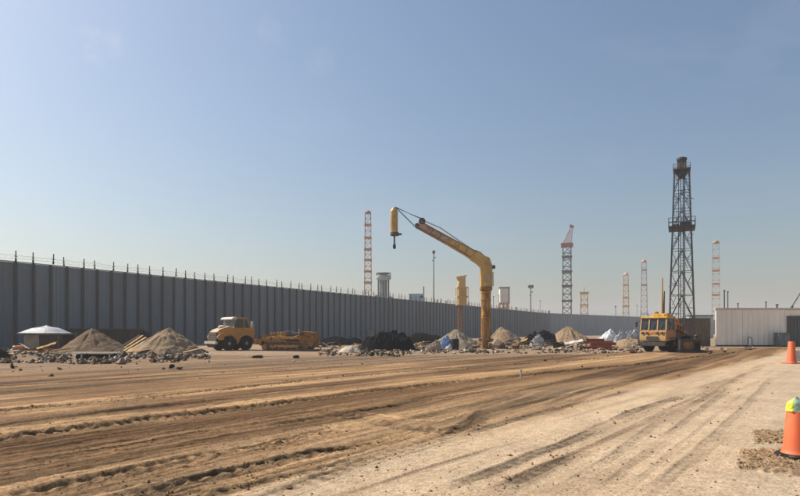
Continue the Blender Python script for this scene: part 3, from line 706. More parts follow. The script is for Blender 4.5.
def litter(x0, x1, y0, y1, n, where, group, lift=.25):
    kinds = (('timber board', 'bare', 'wood'), ('board', 'dark', 'dark'), ('sheet', 'rusty', 'rust'), ('sheet', 'white', 'white'), ('board', 'brown', 'shedroof'), ('sheet', 'pale rusty', 'rustl'))
    for i in range(n):
        p = G(random.uniform(x0, x1), random.uniform(y0, y1)); kd, cl, mn = random.choice(kinds)
        L = random.uniform(.7, 2.0); wd = random.uniform(.08, .22) if 'board' in kd else random.uniform(.25, .6); th = .04 if 'board' in kd else .02
        b = MB(); nseg = 4; vs = []; fs = []
        for k in range(nseg+1):
            x = -L/2+L*k/nseg; zz = random.uniform(-.04, .04)*(1 if 'sheet' in kd else .15)
            vs += [(x, -wd/2, zz), (x, wd/2, zz+random.uniform(-.05, .05)*(1 if 'sheet' in kd else 0)), (x, wd/2, zz+th), (x, -wd/2, zz+th)]
        for k in range(nseg):
            for q in range(4): fs.append((k*4+q, k*4+(q+1) % 4, k*4+4+(q+1) % 4, k*4+4+q))
        fs += [(0, 1, 2, 3), tuple(nseg*4+q for q in (3, 2, 1, 0))]
        b.add(vs, fs); tilt = random.uniform(-.35, .35); o = b.build('scrap_board' if 'board' in kd else 'scrap_sheet', M[mn])
        o.location = (p.x, p.y, .12 + abs(math.sin(tilt))*L/2 + random.uniform(0, lift)*.5); o.rotation_euler = (random.uniform(-.5, .5), tilt, random.uniform(-.9, .9))
        tag(o, f'{cl} scrap {kd} {where}', 'scrap', group)
litter(-8, 64, 350, 357, 16, 'in the litter before the white roofed hut', 'scrap before the hut')
litter(114, 205, 353, 357, 8, 'at the foot of the second sand pile', 'scrap by the second sand pile')
litter(324, 362, 345, 350, 8, 'between the rusty machine and black tarp', 'scrap by the rusty machine')
litter(418, 440, 345, 349, 5, 'between black tarp and pale sacks', 'scrap behind the sacks')
litter(474, 535, 345, 349, 14, 'heaped around the foot of the crane', 'scrap around the crane', .9)
litter(542, 590, 345, 349, 10, 'before the wide sand pile', 'scrap before the wide sand pile', .6)
litter(616, 642, 344, 348, 5, 'beside the red steel beams', 'scrap beside the steel beams')
def single(px, py, wpx, hpx, mn, seed, label, name='boulder', cat='boulder'):
    p = G(px, py); k = p.y/F; me = chunk_mesh(seed, 1.0); me.materials.append(M[mn]); o = link(name, me)
    o.scale = (wpx*k, wpx*k*.9, hpx*k*1.35); o.location = (p.x, p.y, hpx*k*.35); o.rotation_euler = (0, 0, seed); tag(o, label, cat)
single(171, 369, 9, 7, 'rubd', 61, 'dark clod standing on bare earth below the second sand pile')
single(178, 369.5, 14, 4.5, 'rubb', 52, 'low brown clod leaning right of the dark clod')
single(12, 369, 7, 9, 'rubd', 53, 'dark upright clod in front of the hut litter')
single(371, 340, 8, 14, 'rubl', 54, 'pale boulder perched left of the big black tarp')
single(491.5, 349, 9, 9, 'rubl', 55, 'pale squarish block at the foot of the crane')
single(502, 349, 10, 7, 'rubd', 56, 'blackish boulder right of the pale block by the crane')
single(473, 349, 9, 8, 'rubd', 57, 'dark boulder left of the crane column')
single(467, 349.5, 6, 6, 'rubb', 58, 'brown boulder at the right foot of the grey sand pile')
single(219, 430.5, 1.6, 1.4, 'rubd', 59, 'small dark stone in the wheel rut at left', 'stone', 'stone')
single(655, 396+42, 2.2, 1.6, 'rubd', 60, 'small dark stone on the pale sand at right', 'stone', 'stone')

def fine_rubble():
    b_v = []; b_f = []
    regs = [(-14, 72, 347, 359, 1700), (60, 130, 360.5, 363.5, 260), (112, 210, 352, 360, 1300), (318, 362, 345, 353, 500), (358, 425, 347, 354, 800), (414, 640, 343.5, 351, 3200), (0, 700, 350, 372, 300), (690, 756, 346, 352, 120)]
    oc = [(1,0,0),(-1,0,0),(0,1,0),(0,-1,0),(0,0,1),(0,0,-1)]; of = [(0,2,4),(2,1,4),(1,3,4),(3,0,4),(2,0,5),(1,2,5),(3,1,5),(0,3,5)]
    cols = []
    pal = [(.13,.105,.08), (.26,.20,.14), (.03,.026,.022), (.12,.073,.042), (.19,.13,.078), (.09,.06,.038), (.05,.038,.028), (.40,.36,.30)]
    for x0, x1, y0, y1, n in regs:
        for i in range(n):
            px_ = random.uniform(x0, x1); p = G(px_, y0 + (y1-y0)*1.35*random.random()**1.6)
            if float(vnoise(px_*.11, p.y*.2, 77)) < random.uniform(.2, .75): continue
            s = min(.42, .035 + random.expovariate(15)); o = len(b_v); c = random.choice(pal)
            if y1 > 370: s *= .35
            for v in oc: b_v.append((p.x+v[0]*s*random.uniform(.5, 1.2), p.y+v[1]*s*random.uniform(.5, 1.1), .02+s*.2+v[2]*s*random.uniform(.4, .8))); cols.append(c)
            b_f.extend(tuple(k+o for k in f) for f in of)
    me = bpy.data.meshes.new('fine_rubble'); me.from_pydata(b_v, [], b_f); me.update()
    at = me.color_attributes.new('tint', 'FLOAT_COLOR', 'POINT'); at.data.foreach_set('color', np.array([(*c, 1) for c in cols], np.float32).ravel())
    m = bpy.data.materials.new('mixed_rubble'); m.use_nodes = True; n = m.node_tree.nodes; va = n.new('ShaderNodeAttribute'); va.attribute_name = 'tint'
    n['Principled BSDF'].inputs['Roughness'].default_value = .95; n['Principled BSDF'].inputs['Specular IOR Level'].default_value = .1; m.node_tree.links.new(va.outputs['Color'], n['Principled BSDF'].inputs['Base Color'])
    o = stuff(link('fine_rubble', me, m)); tag(o, 'fine mixed rubble and litter strewn along the fence side of the yard', 'rubble')
fine_rubble()

def clods():
    b_v = []; b_f = []
    oc = np.array([(1,0,0),(-1,0,0),(0,1,0),(0,-1,0),(0,0,1),(0,0,-1)], float); of = [(0,2,4),(2,1,4),(1,3,4),(3,0,4),(2,0,5),(1,2,5),(3,1,5),(0,3,5)]
    pts = []
    for pl, wd, dp, lug, dk in RW:
        if not lug: continue
        for (ax, ay), (bx, by) in zip(pl[:-1], pl[1:]):
            L = math.hypot(bx-ax, by-ay)
            for i in range(int(L*75*lug*(1 if dp > .05 else .5))):
                t = random.random(); off = random.gauss(0, wd*.55); nx, ny = (by-ay)/L, -(bx-ax)/L
                pts.append((ax+t*(bx-ax)+nx*off, ay+t*(by-ay)+ny*off, min(.05, .004+random.expovariate(150))))
    for quad in ((738, 800, 452, 470), (754, 800, 432, 445)):
        for i in range(700):
            g = G(random.uniform(quad[0], quad[1]+25), random.uniform(quad[2], quad[3])); pts.append((g.x, g.y, min(.03, .004+random.expovariate(140))))
    for i in range(2600):
        g = G(random.uniform(-60, 860), 352+150*random.random()**1.3); pts.append((g.x, g.y, min(.03, .003+random.expovariate(200))))
    A = np.array(pts); z, _ = ground(A[:, 0], A[:, 1])
    V = A[:, None, :2]
    n = len(A); jit = rng.uniform(.5, 1.25, (n, 6, 1))
    co = np.zeros((n, 6, 3)); rot = rng.uniform(0, 6.28, n); c, s = np.cos(rot), np.sin(rot)
    o = oc[None]*jit*A[:, 2][:, None, None]
    co[..., 0] = A[:, 0][:, None] + o[..., 0]*c[:, None]-o[..., 1]*s[:, None]; co[..., 1] = A[:, 1][:, None]+o[..., 0]*s[:, None]+o[..., 1]*c[:, None]
    co[..., 2] = z[:, None] + A[:, 2][:, None]*.25 + o[..., 2]*.75
    f = (np.array(of)[None] + (np.arange(n)*6)[:, None, None]).reshape(-1, 3)
    me = bpy.data.meshes.new('dirt_clods'); me.from_pydata(co.reshape(-1, 3).tolist(), [], f.tolist()); me.update()
    o = stuff(link('dirt_clods', me, mat('clod_earth', (.26, .165, .088), .95, .35, 6))); tag(o, 'small crumbs and clods of earth scattered along the wheel ruts', 'earth')
clods()

# ------------------------------------------------------------------ hut and sheds at left
def hut():
    Y = 54.0; a = P(40, 325, Y); c = P(37, HZ, Y)
    t = thing('tent_hut', 'hut with white peaked sheet roof and tan wall left of the sand pile', 'hut', (c.x, Y+1.2, 0))
    ez = P(40, 333, Y).z; az = a.z; hw = 2.15; hd = 1.5
    b = MB(); n = 28; rows = 7; vs = []; fs = []
    for i in range(rows):
        f = i/(rows-1); z = ez + (az-ez)*(1-f)**.85 - .05*math.sin(f*9)
        for k in range(n):
            a_ = 2*math.pi*k/n; sx = math.copysign(abs(math.cos(a_))**.7, math.cos(a_)); sy = math.copysign(abs(math.sin(a_))**.7, math.sin(a_))
            vs.append((sx*hw*f*1.03+.15*(1-f), sy*hd*f*1.03, z + .10*(float(vnoise(k*.9, i*.9, 3))-.5)*f))
    fs = [(i*n+k, i*n+(k+1) % n, (i+1)*n+(k+1) % n, (i+1)*n+k) for i in range(rows-1) for k in range(n)]
    b.add(vs, fs); r = b.build('roof', M['hutroof'], t)
    b = MB()
    for sy in (-1, 1): b.box(0, sy*hd, ez-.08, 2*hw, .08, .14)
    for sx in (-1, 1): b.box(sx*hw, 0, ez-.085, .08, 2*hd-.2, .13)
    b.build('eaves_beam', M['shedroof'], t)
    for sx in (-1, 1):
        for sy in (-1, 1):
            b = MB(); b.box(sx*(hw-.1), sy*(hd-.1), (ez-.15)/2, .1, .1, ez-.15); b.build('post', M['shedroof'], t)
    b = MB(); b.box(-.45, -hd+.25, (ez-.2)/2, 1.35, .06, ez-.2); b.build('front_panel', M['hutwall'], t)
    b = MB(); b.box(1.3, -hd+.30, (ez-.2)/2, 2.0, .06, ez-.2); b.build('side_panel', M['shed'], t)
    b = MB(); b.box(0, hd-.05, (ez-.2)/2, 2*hw-.3, .06, ez-.2); b.build('back_panel', M['shed'], t)
    def shed(name, label, x0, x1, yt, Y, dep=2.6):
        p0 = P(x0, HZ, Y).x; p1 = P(x1, HZ, Y).x; h = P(400, yt, Y).z; L = p1-p0
        t = thing(name, label, 'shed', ((p0+p1)/2, Y, 0))
        n = max(2, int(L/.9)); pw = L/n
        me = corrugated(pw-.015, h-.1, 2, .04, .05); me.materials.append(M['shed'])
        for i in range(n): c = link('wall_panel', me, None, t); c.location = (-L/2+pw*(i+.5), 0, 0)
        b = MB(); b.box(0, dep/2+.08, (h-.1)/2, L-.02, dep-.02, h-.1); b.build('body', M['shed'], t)
        b = MB(); b.box(0, dep/2-.05, h-.03, L+.3, dep+.4, .08); b.build('roof', M['shedroof'], t)
    shed('flat_shed', 'long flat roofed brown shed behind the first sand pile', 60, 134, 328.5, 66)
    shed('flat_shed', 'flat roofed dark shed at the left edge beside the hut', -40, 13.5, 331.3, 65)
hut()
def tube_drum(px, py, r, L, m, label, upright=False, rz=0):
    p = G(px, py); t = thing('drum', label, 'drum', (p.x, p.y, 0 if upright else r), rz)
    b = MB(); pr = [(r*.94, 0), (r, .02), (r, L*.32), (r*1.04, L*.335), (r, L*.35), (r, L*.65), (r*1.04, L*.665), (r, L*.68), (r, L-.02), (r*.94, L)]
    if upright: b.lathe(pr, 20)
    else: b.lathe([(a, z-L/2) for a, z in pr], 20, axis='x')
    b.build('shell', m, t, smooth=True)
    b = MB()
    if upright: b.lathe([(r*.9, L-.005), (r*.9, L+.012), (r*.3, L+.012)], 20)
    else: b.lathe([(r*.9, L/2-.005), (r*.9, L/2+.012), (r*.3, L/2+.012)], 20, axis='x')
    b.build('lid', m, t)
tube_drum(18, 352.5, .28, .7, M['orange'], 'orange drum lying in the litter before the hut', rz=.5)
tube_drum(455, 349.8, .36, 1.0, M['black'], 'black drum standing right of the blue tarp', True)
tube_drum(628, 347.5, .33, .95, M['dark'], 'dark rusty drum standing on the earth heap near the rig', True)
tube_drum(485, 349, .33, .9, M['rust'], 'rusty drum standing in the rubble before the crane', True)

def trestle():
    a = G(73, 359.5); b_ = G(112, 359.5); L = b_.x-a.x+.6; h = P(87, 352.5, a.y).z
    t = thing('trestle', 'low white trestle with dark void beneath filled in black at the sand pile foot', 'trestle', ((a.x+b_.x)/2, a.y+.35, 0))
    b = MB(); b.box(0, 0, h-.03, L, .7, .06); b.build('top', M['white'], t, .01)
    for sx in (-.23*L, .34*L):
        for sy in (-1, 1):
            b = MB(); b.box(sx, sy*.30, (h-.06)/2, .09, .07, h-.06); b.build('leg', M['white'], t)
    b = MB(); b.box(.02*L, .05, .16, L*.8, .5, .32); o = b.build('dark_void_fill', M['blacktarp'], t, .05)  # black block added to stand for the dark void under the top
trestle()
def planks():
    base = [(124, 352, 146, 337.5), (123, 350, 143, 335.5), (127, 354, 148, 340), (130, 354.5, 149, 343), (122, 347.5, 140, 335)]
    for k, (xa, ya, xb, yb) in enumerate(base):
        a = G(xa, ya); a.z = .08+.02*k; b = P(xb, yb, a.y+1.5+.2*k)
        m = MB(); m.beam((0, 0, 0), b-a, .28, .09); o = m.build('plank', M['wood'] if k % 2 == 0 else M['rustl']); o.location = a
        tag(o, ['bare timber plank in the middle of the leaning planks', 'darker leaning plank below the back plank', 'bare timber plank second from the sand pile in the leaning planks', 'darker leaning plank nearest the second sand pile', 'bare timber plank farthest left of the leaning planks'][k], 'plank', 'planks by the second sand pile')
planks()
def flat_bits():
    for k, (px, py, wpx, lab) in enumerate(((257.5, 357.5, 9.5, 'black flat rubber slab on bare ground below the truck tail'), (296, 357.5, 6.5, 'short dark slab on bare ground below the rusty machine'))):
        p = G(px, py); k_ = p.y/F; m = MB(); L = wpx*k_
        m.prism([(-L/2, 0), (L/2, 0), (L*.48, .12), (L*.2, .16), (-L*.3, .13), (-L*.47, .10)], -.35, .35)
        o = m.build('rubber_slab', M['black'], None, .03); o.location = (p.x, p.y, -.01); o.rotation_euler = (0, 0, .2*k); tag(o, lab, 'slab')
    p = G(521, 378.5); m = MB(); m.box(0, 0, .12, .05, .05, .30); m.box(0, 0, .28, .09, .06, .05); o = m.build('marker_peg', M['white']); o.location = (p.x, p.y, gz(p.x, p.y)); tag(o, 'small white marker peg in the brown soil', 'peg')
    p = G(538, 348.5); t = thing('chair', 'broken white chair standing below the silver grey tarp', 'chair', (p.x, p.y, 0), .6)
    m = MB(); m.box(0, 0, .46, .6, .55, .06); m.build('seat', M['white'], t, .01)
    m = MB(); m.box(-.02, .27, .78, .56, .05, .55, m=Matrix.Rotation(-.2, 3, 'X')); m.build('backrest', M['white'], t, .01)
    for sx in (-1, 1):
        for sy in (-1, 1): m = MB(); m.beam((sx*.26, sy*.23, .44), (sx*.31, sy*.27, 0), .05); m.build('leg', M['white'], t)
    # small debris before the wall
    a = G(741, 350); m = MB(); m.beam((-1.4, 0, .08), (1.1, .3, .12), .3, .08); o = m.build('plank', M['wood']); o.location = a; tag(o, 'loose plank lying on the ground before the white wall', 'plank')
flat_bits()
def beams():
    xs = [(583, 613, 346, .32), (586, 616, 347.5, .0), (584, 615, 349.3, .0), (590, 616, 348.6, .30), (586, 604, 347, .62)]
    for k, (xa, xb, y, lift) in enumerate(xs):
        a = G(xa, y); b = G(xb, y-(.25 if k % 2 else 0)); L = (b-a).length; ang = math.atan2(b.y-a.y, b.x-a.x)
        t = MB(); hh = .30; ww = .26
        t.box(L/2, 0, .03, L, ww, .045); t.box(L/2, 0, hh-.03, L, ww, .045); t.box(L/2, 0, hh/2, L, .04, hh-.1)
        o = t.build('steel_beam', M['redsteel']); o.location = (a.x, a.y, lift); o.rotation_euler = (0, 0, ang)
        tag(o, 'red oxide steel beam in the stack before the white tarp', 'steel beam', 'red steel beams')
beams()

# ------------------------------------------------------------------ wheels
def wheel(parent, x, y, r, wd, side, rimm, name='wheel'):
    e = MB(); e.lathe([(r*.60, -wd/2), (r*.86, -wd/2), (r*.97, -wd*.40), (r, -wd*.25), (r, wd*.25), (r*.97, wd*.40), (r*.86, wd/2), (r*.60, wd/2)], 28, (x, y, r), 'y')
    wh = e.build(name, M['black'], parent, smooth=True)
    n = 20
    b = MB()
    for k in range(n):
        a = 2*math.pi*k/n; b.box(x+math.cos(a)*r*.99, y, r+math.sin(a)*r*.99, .07*r*2, wd*.85, .035, m=Matrix.Rotation(-a+math.pi/2, 3, 'Y'))
    b.build('tread', M['black'], wh)
    yo = y + side*wd*.30
    b = MB(); b.lathe([(r*.62, -.1*side), (r*.62, .06*side), (r*.52, .05*side), (r*.46, -.04*side), (r*.25, -.05*side), (r*.22, .10*side), (r*.1, .12*side)], 24, (x, yo, r), 'y'); b.build('rim', rimm, wh, smooth=True)
    b = MB()
    for k in range(8): a = 2*math.pi*k/8; b.lathe([(.028, -.06*side), (.028, -.01*side)], 6, (x+math.cos(a)*r*.34, yo, r+math.sin(a)*r*.34), 'y')
    b.build('wheel_nut', M['dark'], wh)
    return wh
def arc(cx, cz, r, a0, a1, n=10): return [(cx+r*math.cos(R(a0+(a1-a0)*i/n)), cz+r*math.sin(R(a0+(a1-a0)*i/n))) for i in range(n+1)]

# ------------------------------------------------------------------ yellow truck
def truck():
    p = G(225.7, 350.5); ang = math.pi + R(44)
    t = thing('truck', 'old yellow truck with white bonnet and big black wheels', 'truck', (p.x, p.y+.9, 0), ang)
    r = .62
    # side panels with wheel arches, front is +x
    def side_poly():
        return ([(1.0, 1.02)] + arc(.5, .62, .74, 30, 175)[1:] + [(-.35, .55)] + arc(-1.2, .62, .74, 0, 180)[1:-1] +
                [(-2.0, .70), (-2.02, 2.0), (-1.65, 2.04), (.0, 2.04), (1.0, 1.86)])
    for s in (-1, 1):
        b = MB(); b.prism(side_poly(), s*1.10, s*1.02); b.build('side_panel', M['yellow'], t, .012)
    b = MB(); b.box(-1.0, 0, 1.75, 1.95, 2.03, .10); b.box(-1.98, 0, 1.35, .08, 2.03, 1.25); b.box(-.05, 0, 1.3, .06, 2.0, 1.2); b.build('bulkhead', M['yellow'], t)
    b = MB(); b.box(-.3, .5, .62, 3.5, .14, .24); b.box(-.3, -.5, .62, 3.5, .14, .24); b.box(-.8, 0, .85, 2.0, 1.0, .5); b.build('chassis', M['dark'], t)
    # bonnet
    b = MB(); b.prism([(0, 1.2), (1.5, 1.12), (1.56, 1.55), (1.42, 1.78), (.9, 1.98), (.0, 2.22)], -.80, .80); b.build('bonnet', M['dullcream'], t, .12, True, 4)
    b = MB(); b.lathe([(.30, 0), (.34, .06), (.30, .2), (.16, .27), (.02, .29)], 20, (.62, -.1, 1.98)); b.build('air_intake', M['white'], t, smooth=True)
    for s in (-1, 1):
        b = MB(); b.prism([(.98, .95), (1.45, .92), (1.52, 1.25), (1.4, 1.5), (1.0, 1.62)], s*1.08, s*.78); f = b.build('front_wing', M['yellow'], t, .05, True)
        b = MB(); b.lathe([(.14, 0), (.15, .03), (.13, .07), (.04, .08)], 16, (1.50, s*.90, 1.20), 'x'); b.build('headlight', M['galv'], t, smooth=True)
    b = MB(); b.box(1.54, 0, 1.22, .06, 1.5, .75); g = b.build('grille', M['dark'], t)
    for k in range(6): b = MB(); b.box(1.59, 0, .92+k*.125, .05, 1.5, .055); b.build('bar', M['rubl'], g, .008)
    b = MB(); b.box(1.72, 0, .70, .24, 2.2, .26); b.build('bumper', M['white'], t, .05)
    b = MB(); b.box(1.66, 0, .45, .12, 1.5, .3); b.build('tow_plate', M['dark'], t, .02)
    b = MB(); b.box(1.0, 0, .75, .9, .9, .55); b.build('engine', M['dark'], t, .04)
    # cab: pillars, roof, glass
    zr = 2.90
    for s in (-1, 1):
        for a, c, wd in (((.02, s*1.02, 2.0), (-.20, s*.98, zr-.05), .09), ((-.95, s*1.03, 2.0), (-.95, s*.99, zr-.05), .08), ((-1.62, s*1.03, 2.0), (-1.30, s*.96, zr-.05), .09)):
            b = MB(); b.beam(a, c, wd); b.build('pillar', M['yellow'], t)
    b = MB(); b.prism([(-1.36, zr-.06), (-.05, zr-.06), (-.05, zr+.02), (-.2, zr+.09), (-1.1, zr+.09), (-1.34, zr+.03)], -1.06, 1.06); b.build('roof', M['yellow'], t, .035, True)
    b = MB(); b.prism([(-.25, zr-.10), (.22, zr-.18), (.26, zr-.06), (.1, zr+.07), (-.25, zr+.12)], -1.09, 1.09); b.build('sun_visor', M['white'], t, .03, True)
    def quad(nm, pts, m): b = MB(); n = len(pts); off = Vector((.0, 0, .0)); c = sum((Vector(q) for q in pts), Vector())/n; nn = (Vector(pts[1])-Vector(pts[0])).cross(Vector(pts[2])-Vector(pts[0])).normalized()*.015; b.add([Vector(q)+nn for q in pts]+[Vector(q)-nn for q in pts], [tuple(range(n)), tuple(range(n, 2*n))[::-1]]+[(i, (i+1) % n, n+(i+1) % n, n+i) for i in range(n)]); return b.build(nm, m, t)
    quad('windscreen', [(.0, -.98, 2.02), (.0, .98, 2.02), (-.19, .94, zr-.06), (-.19, -.94, zr-.06)], M['bglass'])
    b = MB(); b.beam((.03, 0, 2.02), (-.16, 0, zr-.06), .06); b.build('screen_divider', M['yellow'], t)
    for s in (-1, 1):
        quad('side_window', [(-.06, s*1.0, 2.05), (-.90, s*1.0, 2.05), (-.90, s*.97, zr-.06), (-.22, s*.97, zr-.06)], M['glass'])
        quad('side_window', [(-1.0, s*1.0, 2.05), (-1.58, s*1.0, 2.05), (-1.30, s*.95, zr-.06), (-1.0, s*.96, zr-.06)], M['glass'])
        b = MB(); b.prism([(-.05, 1.38), (-.05, 2.0), (-.93, 2.0), (-.93, 1.38)], s*1.125, s*1.10); d = b.build('door', M['yellow'], t, .01)
        b = MB(); b.box(-.82, s*1.145, 1.86, .14, .03, .035); b.build('handle', M['dark'], d)
        b = MB(); b.tube([(.0, s*1.06, 2.1), (.1, s*1.3, 2.15), (.1, s*1.3, 2.3)], .018, 6); mi = b.build('mirror_arm', M['dark'], t)
        b = MB(); b.box(.1, s*1.32, 2.42, .06, .18, .32); b.build('mirror', M['dark'], mi, .02)
    quad('rear_window', [(-1.62, -.9, 2.05), (-1.62, .9, 2.05), (-1.33, .85, zr-.08), (-1.33, -.85, zr-.08)], M['glass'])
    b = MB(); b.lathe([(.10, 0), (.12, .05), (.12, .55), (.08, .62)], 12, (-1.82, 1.0, 2.02)); b.build('air_filter', M['white'], t, smooth=True)
    for x in (.5, -1.2):
        for s in (-1, 1): wheel(t, x, s*.92, r, .40, s, M['tan'])
    b = MB(); b.tube([(.5, -.8, r), (.5, .8, r)], .09, 8); b.tube([(-1.2, -.8, r), (-1.2, .8, r)], .11, 8); b.build('axle', M['dark'], t)
    b = MB(); b.box(-2.06, 0, .85, .10, 1.9, .16); b.box(-2.10, .9, 1.2, .05, .16, .3); b.build('rear_bumper', M['dark'], t)
truck()

# ------------------------------------------------------------------ rusty stripped crawler
def crawler():
    p = G(290, 351); t = thing('crawler_machine', 'stripped rusty crawler machine with boxy right end', 'machine', (p.x, p.y+.9, 0), R(-8))
    for s in (-1, 1):
        b = MB(); b.prism(arc(-2.1, .36, .34, 90, 270, 8) + arc(1.5, .36, .34, -90, 90, 8), s*.95, s*.55); tr = b.build('track', M['dark'], t)
        b = MB()
        for k in range(20): b.box(-2.1+k*.19, s*.75, .73, .13, .44, .05); b.box(-2.1+k*.19, s*.75, .025, .13, .44, .05)
        b.build('track_shoe', M['rust'], tr)
        for x in (-2.1, 1.5):
            b = MB(); b.lathe([(.24, 0), (.24, .06*s), (.1, .09*s)], 18, (x, s*.95, .36), 'y'); b.build('idler', M['rust'], tr)
        for k in range(5):
            b = MB(); b.lathe([(.11, 0), (.11, .04*s)], 12, (-1.4+k*.55, s*.95, .22), 'y'); b.build('roller', M['rust'], tr)
        b = MB(); b.box(-.35, s*.985, .42, 2.6, .05, .22); b.build('track_guard', M['rustl'], tr)
    b = MB(); b.box(-.5, 0, .95, 4.2, 1.3, .30); b.box(-.6, -.72, 1.12, 3.6, .12, .20); b.box(-.6, .72, 1.12, 3.6, .12, .20); b.build('main_frame', M['rustl'], t, .02)
    b = MB(); b.box(-1.1, 0, 1.30, 1.5, .8, .42); b.box(-1.5, .05, 1.56, .5, .5, .16); b.box(-.7, 0, 1.55, .35, .6, .12); b.build('engine_block', M['rustl'], t, .04)
    b = MB()
    for k in range(5): b.lathe([(.09, 0), (.09, .16), (.05, .2)], 10, (-1.75+k*.3, -.28, 1.42+.05*(k % 2)))
    b.build('cylinder_head', M['rustl'], t)
    b = MB(); b.box(-2.45, 0, 1.15, .5, 1.2, .5); b.box(-2.62, 0, .7, .2, 1.6, .5); b.build('radiator', M['rust'], t, .03)
    b = MB(); b.box(.15, -.05, 1.25, 1.1, 1.0, .36); b.box(.35, -.55, 1.0, 1.3, .2, .42); b.build('transmission', M['dark'], t, .04)
    b = MB(); b.prism([(.95, .35), (2.25, .28), (2.32, .9), (2.25, 1.62), (1.15, 1.70), (.95, 1.3)], -1.0, .9); b.build('winch_housing', M['rust'], t, .07, True)
    b = MB(); b.lathe([(.12, 0), (.13, .12), (.05, .14), (.05, .26), (.09, .28), (.09, .36), (.02, .38)], 12, (.75, -.2, 1.52)); b.build('exhaust_stub', M['rubl'], t, smooth=True)
    b = MB(); b.tube([(-2.2, -.5, 1.15), (-1.0, -.62, 1.28), (.2, -.6, 1.18), (.9, -.7, 1.35)], .05, 8); b.tube([(-1.9, .3, 1.5), (-.5, .35, 1.72), (.6, .3, 1.5)], .035, 8); b.build('pipe', M['rustl'], t)
    b = MB(); b.beam((1.0, -1.08, .12), (3.0, -1.15, .10), .35, .14); b.beam((.2, -1.3, .08), (2.6, -1.4, .10), .2, .1); b.build('drawbar', M['dark'], t)
    b = MB(); b.beam((-3.1, -.5, .75), (-2.6, -.5, .8), .18); b.beam((-3.1, .5, .75), (-2.6, .5, .8), .18); b.box(-3.12, 0, .8, .14, 1.5, .5); b.build('push_frame', M['rustl'], t, .02)
crawler()

